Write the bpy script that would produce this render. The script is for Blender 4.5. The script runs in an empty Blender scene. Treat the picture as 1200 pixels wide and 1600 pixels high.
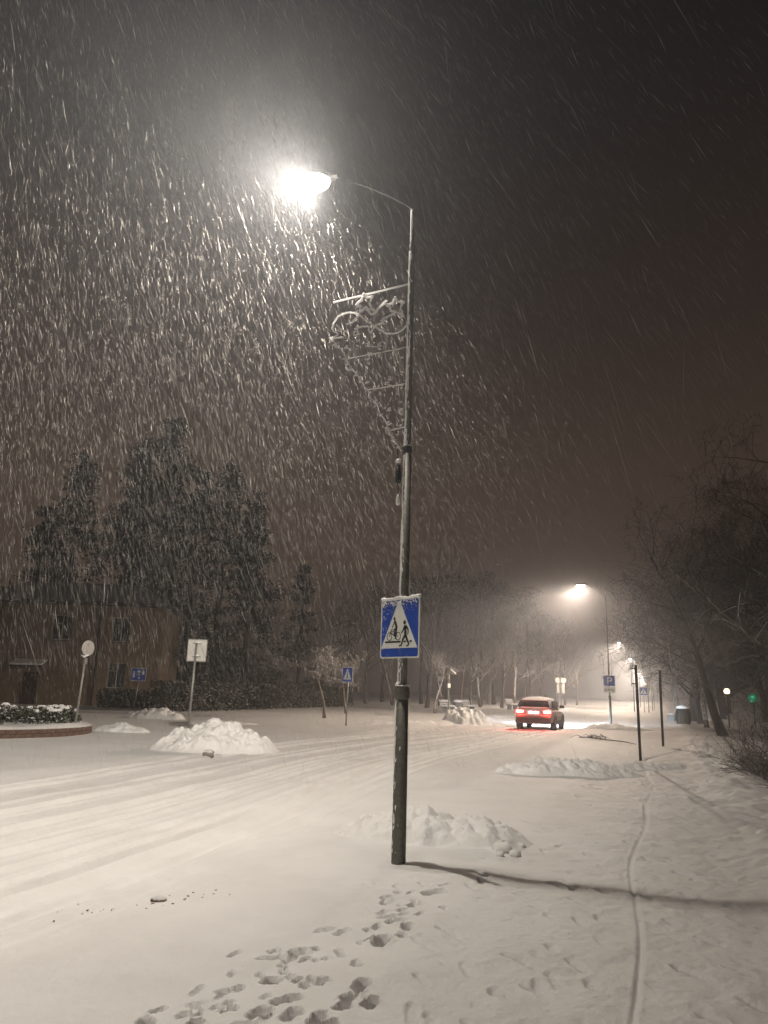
import bpy, math, random
import numpy as np
from mathutils import Vector, Matrix

# ------------------------------------------------------------------ camera, world, exposure
scene = bpy.context.scene
col = scene.collection
R = math.radians
random.seed(7)
rng = np.random.default_rng(11)

CAM_H = 1.6
cam_data = bpy.data.cameras.new('camera')
cam = bpy.data.objects.new('camera', cam_data)
col.objects.link(cam)
cam_data.sensor_fit = 'VERTICAL'
cam_data.sensor_height = 24.0
cam_data.lens = 24.0 * 1150.0 / 1600.0
cam_data.clip_start = 0.05
cam_data.clip_end = 2000
_t = math.atan(278 / 1150.0)
_r = R(1.7)
_U0 = Vector((0, -math.sin(_t), math.cos(_t)))
_F = Vector((0, math.cos(_t), math.sin(_t)))
_X = Vector((1, 0, 0)) * math.cos(_r) + _U0 * math.sin(_r)
_U = _U0 * math.cos(_r) - Vector((1, 0, 0)) * math.sin(_r)
_m = Matrix((_X, _U, -_F)).transposed().to_4x4()
_m.translation = Vector((0, 0, CAM_H))
cam.matrix_world = _m
scene.camera = cam

world = bpy.data.worlds.new('World')
scene.world = world
world.use_nodes = True
bg = world.node_tree.nodes['Background']
_wn = world.node_tree.nodes
_tc = _wn.new('ShaderNodeTexCoord'); _sx = _wn.new('ShaderNodeSeparateXYZ'); _rp = _wn.new('ShaderNodeValToRGB')
world.node_tree.links.new(_tc.outputs['Generated'], _sx.inputs[0])
world.node_tree.links.new(_sx.outputs['Z'], _rp.inputs['Fac'])
world.node_tree.links.new(_rp.outputs['Color'], bg.inputs['Color'])
for _k, (_p, _c) in enumerate(((0.0, (1.30, 0.84, 0.59)), (0.22, (1.08, 0.70, 0.50)), (0.45, (0.50, 0.35, 0.28)), (0.75, (0.13, 0.11, 0.12)))):   # overcast night sky, town glow low down
    _e = _rp.color_ramp.elements[_k] if _k < 2 else _rp.color_ramp.elements.new(_p)
    _e.position = _p; _e.color = (*_c, 1)
bg.inputs['Strength'].default_value = 0.055

scene.view_settings.view_transform = 'Standard'
scene.view_settings.look = 'None'
scene.view_settings.exposure = 0.0
scene.view_settings.gamma = 1.0
scene.view_settings.use_curve_mapping = False
cy = scene.cycles
cy.use_denoising = True
cy.max_bounces = 5
cy.diffuse_bounces = 3
cy.glossy_bounces = 2
cy.transmission_bounces = 4
cy.volume_bounces = 0
cy.transparent_max_bounces = 8
cy.sample_clamp_indirect = 4.0
cy.caustics_reflective = False
cy.caustics_refractive = False

LAMP_POWER = 12500.0
HAZE_DENSITY = 0.0032

# road frame: the pole of the near street lamp is the origin, E runs along the road, N points left across it
P0 = Vector((0.24, 7.71, 0))
E_ = Vector((0.3437, 0.9391, 0))
N_ = Vector((-0.9391, 0.3437, 0))
ROAD_YAW = -math.atan2(E_.x, E_.y)
def rd(s, q, z=0.0):
    return P0 + E_ * s + N_ * q + Vector((0, 0, z))

# ------------------------------------------------------------------ materials
MATS = {}
def nodes_of(name):
    m = bpy.data.materials.new(name)
    m.use_nodes = True
    nt = m.node_tree
    return m, nt, nt.nodes['Principled BSDF']
def lk(nt, a, b):
    nt.links.new(a, b)
def noise(nt, scale, detail=4, rough=0.6, coord='Object', dist=0.0):
    tc = nt.nodes.new('ShaderNodeTexCoord')
    n = nt.nodes.new('ShaderNodeTexNoise')
    n.inputs['Scale'].default_value = scale
    n.inputs['Detail'].default_value = detail
    n.inputs['Roughness'].default_value = rough
    n.inputs['Distortion'].default_value = dist
    lk(nt, tc.outputs[coord], n.inputs['Vector'])
    return n
def ramp(nt, src, stops):
    r = nt.nodes.new('ShaderNodeValToRGB')
    el = r.color_ramp.elements
    while len(el) < len(stops):
        el.new(0.5)
    for e, (p, c) in zip(el, stops):
        e.position = p
        e.color = (c[0], c[1], c[2], 1) if not isinstance(c, (int, float)) else (c, c, c, 1)
    lk(nt, src, r.inputs['Fac'])
    return r
def bump(nt, src, bsdf, strength, dist):
    b = nt.nodes.new('ShaderNodeBump')
    b.inputs['Strength'].default_value = strength
    b.inputs['Distance'].default_value = dist
    lk(nt, src, b.inputs['Height'])
    lk(nt, b.outputs['Normal'], bsdf.inputs['Normal'])
    return b
def mat(name, c1, c2=None, scale=8.0, rough=0.7, metal=0.0, bmp=0.0, bdist=0.01, spec=0.3, snow=0.0, snow_lo=0.35):
    """noise-varied surface; snow > 0 lays snow on faces that look upward"""
    if name in MATS:
        return MATS[name]
    m, nt, b = nodes_of(name)
    b.inputs['Roughness'].default_value = rough
    b.inputs['Metallic'].default_value = metal
    b.inputs['Specular IOR Level'].default_value = spec
    n = noise(nt, scale)
    c2 = c2 or tuple(x * 0.75 for x in c1)
    r = ramp(nt, n.outputs['Fac'], [(0.32, c2), (0.68, c1)])
    out = r.outputs['Color']
    if snow > 0:
        g = nt.nodes.new('ShaderNodeNewGeometry')
        sx = nt.nodes.new('ShaderNodeSeparateXYZ')
        lk(nt, g.outputs['Normal'], sx.inputs[0])
        n2 = noise(nt, 14.0, 3)
        ad = nt.nodes.new('ShaderNodeMath'); ad.operation = 'ADD'
        lk(nt, sx.outputs['Z'], ad.inputs[0]); lk(nt, n2.outputs['Fac'], ad.inputs[1])
        mr = nt.nodes.new('ShaderNodeMapRange')
        mr.inputs['From Min'].default_value = snow_lo + 0.5
        mr.inputs['From Max'].default_value = snow_lo + 0.75
        mr.inputs['To Max'].default_value = snow
        lk(nt, ad.outputs[0], mr.inputs['Value'])
        mx = nt.nodes.new('ShaderNodeMix'); mx.data_type = 'RGBA'
        lk(nt, mr.outputs[0], mx.inputs['Factor'])
        lk(nt, out, mx.inputs['A'])
        mx.inputs['B'].default_value = (0.8, 0.8, 0.8, 1)
        out = mx.outputs['Result']
    lk(nt, out, b.inputs['Base Color'])
    if bmp > 0:
        n3 = noise(nt, scale * 3, 5)
        bump(nt, n3.outputs['Fac'], b, bmp, bdist)
    MATS[name] = m
    return m
def emit(name, color, strength):
    if name in MATS:
        return MATS[name]
    m, nt, b = nodes_of(name)
    b.inputs['Base Color'].default_value = (*color, 1)
    b.inputs['Emission Color'].default_value = (*color, 1)
    b.inputs['Emission Strength'].default_value = strength
    MATS[name] = m
    return m
def snow_mat(name, a, b_, fine=0.5, grain=0.35, grit=False):
    m, nt, b = nodes_of(name)
    b.inputs['Roughness'].default_value = 0.72
    b.inputs['Specular IOR Level'].default_value = 0.25
    n = noise(nt, 0.9, 6, 0.62)
    r = ramp(nt, n.outputs['Fac'], [(0.30, b_), (0.62, a)])
    out = r.outputs['Color']
    if grit:                                   # road grit and slush ploughed up with the snow
        ng = noise(nt, 5.5, 8, 0.75, dist=0.6)
        rg = ramp(nt, ng.outputs['Fac'], [(0.60, 0.0), (0.72, 0.55)])
        mx = nt.nodes.new('ShaderNodeMix'); mx.data_type = 'RGBA'
        lk(nt, rg.outputs['Color'], mx.inputs['Factor']); lk(nt, out, mx.inputs['A'])
        mx.inputs['B'].default_value = (0.46, 0.41, 0.36, 1)
        out = mx.outputs['Result']
    lk(nt, out, b.inputs['Base Color'])
    n1 = noise(nt, 9.0, 6, 0.65)
    n2 = noise(nt, 120.0, 3, 0.7)
    b1 = nt.nodes.new('ShaderNodeBump'); b1.inputs['Strength'].default_value = fine; b1.inputs['Distance'].default_value = 0.03
    lk(nt, n1.outputs['Fac'], b1.inputs['Height'])
    b2 = nt.nodes.new('ShaderNodeBump'); b2.inputs['Strength'].default_value = grain; b2.inputs['Distance'].default_value = 0.004
    lk(nt, n2.outputs['Fac'], b2.inputs['Height'])
    lk(nt, b1.outputs['Normal'], b2.inputs['Normal'])
    lk(nt, b2.outputs['Normal'], b.inputs['Normal'])
    MATS[name] = m
    return m
SNOW = snow_mat('snow_fresh', (0.84, 0.835, 0.83), (0.77, 0.76, 0.75), 0.55, 0.6)
SNOW_ROAD = snow_mat('snow_packed_road', (0.83, 0.825, 0.82), (0.755, 0.745, 0.735), 0.50, 0.6)
SNOW_PATH = snow_mat('snow_trodden_path', (0.825, 0.82, 0.815), (0.75, 0.74, 0.73), 0.75, 0.7)
SNOW_PILE = snow_mat('snow_ploughed', (0.88, 0.88, 0.88), (0.80, 0.79, 0.77), 0.9, 0.7, grit=True)
def flake_mat(c=(0.52, 0.50, 0.475, 1)):
    m = bpy.data.materials.new('snowflake'); m.use_nodes = True
    nt = m.node_tree; nt.nodes.remove(nt.nodes['Principled BSDF'])
    d = nt.nodes.new('ShaderNodeBsdfDiffuse'); t = nt.nodes.new('ShaderNodeBsdfTranslucent')
    d.inputs['Color'].default_value = c; t.inputs['Color'].default_value = c
    mx = nt.nodes.new('ShaderNodeMixShader'); mx.inputs[0].default_value = 0.5
    lk(nt, d.outputs[0], mx.inputs[1]); lk(nt, t.outputs[0], mx.inputs[2])
    lk(nt, mx.outputs[0], nt.nodes['Material Output'].inputs['Surface'])
    return m
FLAKE = flake_mat()
POLE = mat('weathered_steel', (0.15, 0.145, 0.125), (0.09, 0.088, 0.078), 22, 0.55, 0.2, 0.25, 0.004)
GALV = mat('galvanised_steel', (0.30, 0.30, 0.29), (0.20, 0.20, 0.19), 30, 0.5, 0.4)
DARKMETAL = mat('dark_metal', (0.03, 0.03, 0.03), None, 20, 0.5, 0.3)
BLUE = mat('sign_blue', (0.02, 0.075, 0.42), (0.018, 0.065, 0.36), 5, 0.35)
WHITE = mat('sign_white', (0.78, 0.80, 0.76), (0.70, 0.72, 0.69), 6, 0.4)
BLACK = mat('sign_black', (0.012, 0.013, 0.012), None, 6, 0.5)
SIGNBACK = mat('sign_back', (0.50, 0.49, 0.46), (0.40, 0.39, 0.37), 9, 0.5, 0.2, snow=0.6)
BARK = mat('bark', (0.075, 0.058, 0.045), (0.035, 0.028, 0.022), 9, 0.9, bmp=0.6, bdist=0.03, snow=0.45, snow_lo=0.35)
BARKPALE = mat('bark_pale', (0.17, 0.13, 0.10), (0.09, 0.07, 0.055), 9, 0.9, bmp=0.4, bdist=0.02, snow=0.9, snow_lo=0.1)
BARKDARK = mat('bark_dark', (0.05, 0.04, 0.032), (0.025, 0.02, 0.016), 9, 0.9, bmp=0.6, bdist=0.03, snow=0.40, snow_lo=0.60)
NEEDLE = mat('conifer_needles', (0.045, 0.050, 0.034), (0.026, 0.030, 0.021), 2.5, 0.9, spec=0.05)
HEDGE = mat('hedge_leaves', (0.055, 0.055, 0.035), (0.03, 0.03, 0.02), 3, 0.8, snow=0.5, snow_lo=0.5)
WOOD = mat('bench_wood', (0.12, 0.08, 0.05), (0.08, 0.05, 0.03), 12, 0.7, snow=0.5, snow_lo=0.5)

# ------------------------------------------------------------------ mesh helpers
def set_props(o, label=None, cat=None, group=None, kind=None):
    if label: o['label'] = label
    if cat: o['category'] = cat
    if group: o['group'] = group
    if kind: o['kind'] = kind
    return o
def thing(name, loc, rz, label, cat, group=None):
    o = bpy.data.objects.new(name, None)
    o.empty_display_size = 0.1
    col.objects.link(o)
    o.location = loc
    o.rotation_euler = (0, 0, rz)
    return set_props(o, label, cat, group)
def link(name, me, parent=None, loc=None):
    o = bpy.data.objects.new(name, me)
    col.objects.link(o)
    if parent is not None:
        o.parent = parent
    if loc is not None:
        o.location = loc
    return o
CACHE = {}
class MB:
    def __init__(self):
        self.v = []; self.f = []
    def add(self, vs, fs):
        k = len(self.v)
        self.v.extend([tuple(p) for p in vs]); self.f.extend([tuple(i + k for i in f) for f in fs])
        return self
    def box(self, c, s, rz=0.0, tilt=None):
        hx, hy, hz = s[0] / 2, s[1] / 2, s[2] / 2
        b = min(hx, hy, hz) * 0.18
        pts = []
        for (sx, sy, sz) in [(x, y, z) for z in (-1, 1) for y in (-1, 1) for x in (-1, 1)]:
            pts.append(Vector((sx * hx, sy * hy, sz * hz)))
        M = Matrix.Rotation(rz, 3, 'Z')
        if tilt: M = M @ Matrix.Rotation(tilt[1], 3, tilt[0])
        self.add([M @ p + Vector(c) for p in pts], [(0, 2, 3, 1), (4, 5, 7, 6), (0, 1, 5, 4), (2, 6, 7, 3), (0, 4, 6, 2), (1, 3, 7, 5)])
        return self
    def tube(self, pts, rad, sides=8, cap=True):
        pts = [Vector(p) for p in pts]
        n = len(pts)
        if not hasattr(rad, '__len__'): rad = [rad] * n
        prev = None; vs = []
        for i, p in enumerate(pts):
            d = (pts[min(i + 1, n - 1)] - pts[max(i - 1, 0)])
            if d.length < 1e-9: d = Vector((0, 0, 1))
            d.normalize()
            if prev is None:
                a = Vector((0, 0, 1)) if abs(d.z) < 0.9 else Vector((1, 0, 0))
                x = d.cross(a).normalized()
            else:
                x = (prev - d * prev.dot(d))
                x = x.normalized() if x.length > 1e-6 else d.orthogonal().normalized()
            prev = x
            y = d.cross(x)
            for k in range(sides):
                t = 2 * math.pi * k / sides
                vs.append(p + (x * math.cos(t) + y * math.sin(t)) * rad[i])
        fs = []
        for i in range(n - 1):
            for k in range(sides):
                a = i * sides + k; b = i * sides + (k + 1) % sides
                fs.append((a, b, b + sides, a + sides))
        if cap:
            fs.append(tuple(range(sides))[::-1]); fs.append(tuple((n - 1) * sides + k for k in range(sides)))
        return self.add(vs, fs)
    def lathe(self, prof, sides=20, c=(0, 0, 0)):
        vs = []; fs = []
        for (r, z) in prof:
            for k in range(sides):
                t = 2 * math.pi * k / sides
                vs.append((c[0] + r * math.cos(t), c[1] + r * math.sin(t), c[2] + z))
        for i in range(len(prof) - 1):
            for k in range(sides):
                a = i * sides + k; b = i * sides + (k + 1) % sides
                fs.append((a, b, b + sides, a + sides))
        fs.append(tuple(range(sides))[::-1]); fs.append(tuple((len(prof) - 1) * sides + k for k in range(sides)))
        return self.add(vs, fs)
    def plate(self, poly, y0, y1):
        """polygon in the XZ plane, from y0 (front, towards -Y) to y1"""
        n = len(poly)
        vs = [(x, y0, z) for x, z in poly] + [(x, y1, z) for x, z in poly]
        fs = [tuple(range(n)), tuple(range(2 * n - 1, n - 1, -1))]
        for i in range(n):
            j = (i + 1) % n
            fs.append((i, i + n, j + n, j))
        return self.add(vs, fs)
    def stroke(self, pts, w, y0, y1):
        """a flat line of width w in the XZ plane"""
        if not hasattr(w, '__len__'): w = [w] * len(pts)
        P = [Vector((p[0], p[1])) for p in pts]; L = []; Rr = []
        for i, p in enumerate(P):
            d = P[min(i + 1, len(P) - 1)] - P[max(i - 1, 0)]
            d = d.normalized() if d.length > 1e-9 else Vector((1, 0))
            n = Vector((-d.y, d.x)) * w[i] / 2
            L.append(p + n); Rr.append(p - n)
        for i in range(len(P) - 1):
            q = [Rr[i], Rr[i + 1], L[i + 1], L[i]]
            self.plate([(a.x, a.y) for a in q], y0, y1)
        return self
    def mesh(self, m, smooth=False, name='mesh'):
        me = bpy.data.meshes.new(name)
        me.from_pydata([tuple(p) for p in self.v], [], self.f)
        me.materials.append(m)
        if smooth:
            me.polygons.foreach_set('use_smooth', np.ones(len(me.polygons), dtype=bool))
        me.update()
        return me
    def obj(self, name, m, parent=None, smooth=False, loc=None):
        return link(name, self.mesh(m, smooth, name), parent, loc)
def cached(key, fn):
    if key not in CACHE:
        CACHE[key] = fn()
    return CACHE[key]
def rrect(w, h, r, n=5, cz=0.0, cx=0.0):
    pts = []
    for (sx, sz, a0) in ((1, -1, -90), (1, 1, 0), (-1, 1, 90), (-1, -1, 180)):
        for k in range(n + 1):
            a = R(a0 + 90 * k / n)
            pts.append((cx + sx * (w / 2 - r) + r * math.cos(a), cz + sz * (h / 2 - r) + r * math.sin(a)))
    return pts
def circle(r, n=24, cx=0, cz=0):
    return [(cx + r * math.cos(2 * math.pi * k / n), cz + r * math.sin(2 * math.pi * k / n)) for k in range(n)]
def np_mesh(name, V, F, m, smooth=True):
    V = np.asarray(V, np.float32); F = np.asarray(F, np.int32)
    me = bpy.data.meshes.new(name)
    k = F.shape[1]
    me.vertices.add(len(V)); me.vertices.foreach_set('co', V.ravel())
    me.loops.add(F.size); me.loops.foreach_set('vertex_index', F.ravel())
    me.polygons.add(len(F))
    me.polygons.foreach_set('loop_start', np.arange(0, F.size, k, dtype=np.int32))
    me.polygons.foreach_set('use_smooth', np.full(len(F), smooth, dtype=bool))
    me.materials.append(m)
    me.update(calc_edges=True)
    return me

# value noise / cell noise on numpy arrays
_tab = np.random.default_rng(3).random((256, 256))
def vnoise(x, y):
    xi = np.floor(x).astype(int); yi = np.floor(y).astype(int)
    fx = x - xi; fy = y - yi
    fx = fx * fx * (3 - 2 * fx); fy = fy * fy * (3 - 2 * fy)
    a = _tab[xi & 255, yi & 255]; b = _tab[(xi + 1) & 255, yi & 255]
    c = _tab[xi & 255, (yi + 1) & 255]; d = _tab[(xi + 1) & 255, (yi + 1) & 255]
    return (a * (1 - fx) + b * fx) * (1 - fy) + (c * (1 - fx) + d * fx) * fy
def fbm(x, y, o=4, g=0.5):
    s = 0; a = 1; t = 0
    for i in range(o):
        s = s + a * vnoise(x * 2 ** i + 17.3 * i, y * 2 ** i + 5.7 * i); t += a; a *= g
    return s / t - 0.5
_cx = np.random.default_rng(5).random((64, 64, 2))
def cells(x, y):
    """distance to the nearest feature point and that point's random height"""
    xi = np.floor(x).astype(int); yi = np.floor(y).astype(int)
    best = np.full(x.shape, 9.0); hv = np.zeros(x.shape)
    for i in (-1, 0, 1):
        for j in (-1, 0, 1):
            p = _cx[(xi + i) & 63, (yi + j) & 63]
            d = np.hypot(xi + i + p[..., 0] - x, yi + j + p[..., 1] - y)
            k = d < best
            best = np.where(k, d, best); hv = np.where(k, (p[..., 0] * 7.3 + p[..., 1] * 3.1) % 1.0, hv)
    return best, hv
def sstep(a, b, x):
    t = np.clip((x - a) / (b - a), 0, 1)
    return t * t * (3 - 2 * t)

# ------------------------------------------------------------------ the snow-covered ground: one height field cut into ground, road and footpath
FOOT = [  # x, y, length, width, depth, yaw of the deep prints left of the path
    (-1.11, 4.12, .17, .13, .07, .2), (-0.86, 4.12, .16, .12, .08, .1), (-0.60, 4.14, .24, .10, .03, 1.3), (-0.56, 4.26, .20, .12, .06, .9),
    (-0.44, 4.41, .24, .12, .06, 1.0), (-0.39, 4.24, .20, .13, .06, .6), (-0.26, 4.20, .21, .11, .09, .3), (-0.20, 4.13, .21, .12, .08, .5),
    (-0.56, 4.66, .16, .15, .08, .2), (-0.62, 5.03, .20, .10, .035, 1.1), (-0.48, 5.09, .13, .10, .05, 0), (-0.28, 4.65, .17, .12, .07, .4),
    (-0.09, 4.50, .22, .11, .06, .9), (-0.05, 4.66, .26, .12, .075, .3), (-0.14, 4.37, .20, .11, .06, .6), (0.07, 5.42, .30, .17, .12, .3),
    (0.17, 5.86, .22, .12, .08, .9), (0.12, 6.36, .18, .11, .06, .5), (0.50, 6.66, .30, .18, .10, 1.0), (0.25, 5.72, .20, .12, .07, .2),
    (0.16, 5.86, .16, .10, .06, .2), (0.34, 6.33, .22, .11, .06, .7), (0.22, 6.62, .16, .11, .05, .4), (0.10, 6.35, .18, .1, .05, .3),
    (0.01, 4.46, .20, .12, .07, .5), (0.20, 5.55, .14, .10, .05, .5), (-0.36, 4.60, .12, .09, .04, .1),
]
for k in range(64):
    f = random.random()
    FOOT.append((-1.0 + 1.6 * f + random.gauss(0, .16), 4.05 + 2.9 * f ** 1.15 + random.gauss(0, .16), random.uniform(.06, .2), random.uniform(.05, .1), random.uniform(.025, .06), random.uniform(-.4, 1.2)))
FAINT = [(0.98, 5.18, .26, .10, .022, -.5), (0.75, 4.68, .30, .13, .025, -.4), (1.37, 6.18, .22, .10, .022, -.3), (2.0, 5.05, .28, .11, .025, -.6),
         (0.33, 4.35, .2, .1, .02, -.3), (0.30, 4.87, .2, .09, .02, -.4), (2.35, 8.6, .3, .12, .02, -.3), (0.47, 6.9, .2, .1, .02, .2)]
for k in range(330):
    s = random.uniform(-4, 16); q = random.uniform(-3.3, -0.7)
    p = rd(s, q)
    FAINT.append((p.x, p.y, random.uniform(.2, .3), random.uniform(.08, .12), random.uniform(.008, .026), ROAD_YAW + random.choice((0, math.pi)) + random.gauss(0, .3)))
def track_q(s):
    return 0.95 * sstep(-4, 12, s) - 0.85 * sstep(12, 30, s)
def height(x, y, detail=True):
    q = (x - P0.x) * N_.x + (y - P0.y) * N_.y
    s = (x - P0.x) * E_.x + (y - P0.y) * E_.y
    near = 1 - sstep(30, 70, np.hypot(x, y))
    h = 0.10 * fbm(x * 0.12, y * 0.12, 3) * near
    h = h + 0.05 * fbm(x * .6, y * .6, 4)
    road = sstep(0.6, 1.6, q) * (1 - sstep(7.4, 8.4, q))
    path = sstep(-3.6, -2.9, q) * (1 - sstep(-1.3, -.6, q))
    # low cut edges and small berms
    h = h - 0.07 * road - 0.04 * path
    h = h + 0.05 * np.exp(-((q - 0.55 - .25 * fbm(s * .8, s * 0, 3)) / 0.35) ** 2) * (0.4 + 1.5 * np.clip(fbm(s * .7, q * .7, 3) + .3, 0, 1)) * sstep(8, 12, s)
    h = h + 0.12 * np.exp(-((q - 8.5) / 0.6) ** 2) * np.clip(.5 + 2 * fbm(s * .5, q, 3), 0, 1) * sstep(18, 25, s)
    h = h + 0.14 * np.exp(-((q + 3.95) / 0.6) ** 2) * np.clip(.55 + 2.4 * fbm(s * 1.4, q * 1.4, 4), 0, 1)
    if detail:
        # tyre ruts
        dq = q - track_q(s)
        wob = 0.06 * fbm(s * .25, s * 0 + 3, 2)
        for (c, w, d, tex) in ((2.50, .075, .034, 1.6), (2.74, .06, .012, 1), (3.98, .08, .034, 1.6), (4.16, .06, .014, 1), (2.18, .10, .014, .5), (3.55, .10, .012, .5), (3.05, .09, .012, .4), (4.35, .11, .018, .8),
                               (1.95, .08, .018, .8), (5.2, .12, .02, .7), (6.6, .12, .02, .7), (5.7, .1, .012, .5), (7.0, .1, .014, .5), (1.62, .08, .010, .4)):
            u = (dq - c - wob) / w
            d = d * 2.8
            pr_ = -d * np.exp(-u ** 4) + 0.45 * d * (np.exp(-((np.abs(u) - 1.55) / .45) ** 2))
            h = h + pr_ * (0.75 + .9 * fbm(s * 1.1, q * 3, 3)) * (sstep(-8, -6, s))
            h = h + tex * 0.006 * np.exp(-u ** 4) * (vnoise(s * 14, q * 9) - .5)
        # long fine scrapes of the plough along the carriageway
        h = h + road * 0.012 * fbm(s * .35, q * 7, 4)
        # bicycle track
        bq = -2.19 + 0.06 * np.sin(s * .55 + .6) + .04 * np.sin(s * 1.3)
        u = (q - bq) / 0.014
        h = h - 0.026 * np.exp(-u ** 2) + 0.003 * np.exp(-((np.abs(u) - 2.2) / .8) ** 2) * (.6 + vnoise(s * 9, s * 0))
        u2 = (q - bq - .045 - .035 * np.sin(s * .8)) / 0.016
        h = h - 0.004 * np.exp(-u2 ** 2)
        # small scale roughness, rougher where people walk
        h = h + 0.045 * path * fbm(x * 5, y * 5, 5, .6) + 0.012 * fbm(x * 7, y * 7, 4, .6)
        ct, cv = cells(x * 3.2, y * 3.2)
        rough_edge = np.exp(-((q + 3.7) / 0.7) ** 2) + .5 * np.exp(-((q + 0.3) / .7) ** 2) * (1 - sstep(-.5, 1.0, s)) * sstep(-5, -1, s)
        h = h + rough_edge * 0.09 * np.clip(.55 - ct, 0, 1) * (cv > .45)
        foot = np.zeros_like(h)
        for (fx, fy, ln, wd, dp, yaw) in [(f_[0], f_[1], f_[2] * .86, f_[3] * .86, f_[4] * 1.1, f_[5]) for f_ in FOOT] + FAINT:
            m = (np.abs(x - fx) < .5) & (np.abs(y - fy) < .5)
            if not m.any(): continue
            dx = x[m] - fx; dy = y[m] - fy
            a = dx * math.cos(yaw) - dy * math.sin(yaw); b = dx * math.sin(yaw) + dy * math.cos(yaw)
            wv = .22 * (vnoise(dx * 22 + fx * 9, dy * 22 + fy * 9) - .5)
            waist = wd * (1 - .25 * np.exp(-((b / ln + .08) / .16) ** 2))
            e = np.sqrt((a / (waist * .44)) ** 2 + (np.abs(b) / (ln * .46)) ** 2.6) + wv * 1.6
            foot[m] = np.minimum(foot[m], -dp * (1 - sstep(.72, 1.10, e)))
            h[m] += dp * .07 * np.exp(-((e - 1.3) / .22) ** 2) * (vnoise(dx * 30 + fx * 3, dy * 30) > .5)
            h[m] += dp * .2 * (1 - sstep(.5, 1.0, e)) * (vnoise(dx * 30 + fx, dy * 30) - .5)
        h = h + foot
    return h
def ground_z(x, y):
    return float(height(np.array([float(x)]), np.array([float(y)]), False)[0])

def build_ground():
    az = np.concatenate([np.linspace(-180, -42, 26)[:-1], np.linspace(-42, 42, 590), np.linspace(42, 180, 26)[1:]])
    az = np.radians(az)
    rad = np.concatenate([np.linspace(0.02, 2.9, 14)[:-1], np.exp(np.linspace(math.log(2.9), math.log(32), 640)), np.exp(np.linspace(math.log(32), math.log(450), 110))[1:]])
    A, Rr = np.meshgrid(az, rad)
    X = Rr * np.sin(A); Y = Rr * np.cos(A)
    Z = height(X.ravel(), Y.ravel()).reshape(X.shape)
    nr, na = X.shape
    V = np.stack([X, Y, Z], -1).reshape(-1, 3)
    idx = np.arange(nr * na).reshape(nr, na)
    Fq = np.stack([idx[:-1, :-1], idx[:-1, 1:], idx[1:, 1:], idx[1:, :-1]], -1).reshape(-1, 4)
    # vertex normals on the whole field so that the three sheets shade as one
    du = np.gradient(np.stack([X, Y, Z], -1), axis=0); dv = np.gradient(np.stack([X, Y, Z], -1), axis=1)
    Nn = np.cross(dv, du).reshape(-1, 3)
    Nn *= np.sign(Nn[:, 2:3] + 1e-12)
    Nn /= np.linalg.norm(Nn, axis=1, keepdims=True) + 1e-12
    cx = V[Fq].mean(1)
    q = (cx[:, 0] - P0.x) * N_.x + (cx[:, 1] - P0.y) * N_.y
    jit = .25 * fbm(cx[:, 0] * 1.5, cx[:, 1] * 1.5, 3)
    is_road = (q + jit > 0.95) & (q + jit < 8.1)
    is_path = (q + jit > -3.3) & (q + jit < -0.85)
    for name, mk, mt in (('ground', ~(is_road | is_path), SNOW), ('road', is_road, SNOW_ROAD), ('footpath', is_path, SNOW_PATH)):
        F = Fq[mk]
        used, inv = np.unique(F, return_inverse=True)
        me = np_mesh(name, V[used], inv.reshape(F.shape), mt)
        me.normals_split_custom_set_from_vertices(Nn[used].astype(np.float32).tolist())
        o = link(name, me)
        o['kind'] = 'structure'
        o['label'] = {'ground': 'fresh white snow covering the ground', 'road': 'snow packed road with tyre ruts', 'footpath': 'trodden snowy footpath with a bicycle track'}[name]
build_ground()

# ------------------------------------------------------------------ street lamps
def photometry(light, spill=0.008, side=None):
    """street luminaire distribution: strongest at about 70 degrees, little upward, less to the house side"""
    light.use_nodes = True
    nt = light.node_tree
    em = nt.nodes['Emission']
    g = nt.nodes.new('ShaderNodeNewGeometry')
    sx = nt.nodes.new('ShaderNodeSeparateXYZ')
    lk(nt, g.outputs['Normal'], sx.inputs[0])
    mr = nt.nodes.new('ShaderNodeMapRange')
    mr.inputs['From Min'].default_value = 1.0; mr.inputs['From Max'].default_value = -1.0
    lk(nt, sx.outputs['Z'], mr.inputs['Value'])
    rp = ramp(nt, mr.outputs[0], [(0.0, spill), (0.50, spill * 1.6), (0.56, 0.30), (0.63, 0.95), (0.70, 0.85), (0.80, 0.45), (0.90, 0.27), (1.0, 0.19)])
    out = rp.outputs['Color']
    if side is not None:
        dt = nt.nodes.new('ShaderNodeVectorMath'); dt.operation = 'DOT_PRODUCT'
        lk(nt, g.outputs['Normal'], dt.inputs[0]); dt.inputs[1].default_value = side
        m2 = nt.nodes.new('ShaderNodeMapRange')
        m2.inputs['From Min'].default_value = -0.65; m2.inputs['From Max'].default_value = 0.10
        m2.inputs['To Min'].default_value = 0.03; m2.inputs['To Max'].default_value = 1.0
        lk(nt, dt.outputs['Value'], m2.inputs['Value'])
        mu = nt.nodes.new('ShaderNodeMath'); mu.operation = 'MULTIPLY'
        lk(nt, out, mu.inputs[0]); lk(nt, m2.outputs[0], mu.inputs[1])
        out = mu.outputs[0]
    lk(nt, out, em.inputs['Strength'])
LENS = emit('lamp_lens', (1.0, 0.95, 0.86), 40.0)
LENS_WARM = emit('lamp_lens_warm', (1.0, 0.85, 0.70), 90.0)
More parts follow.
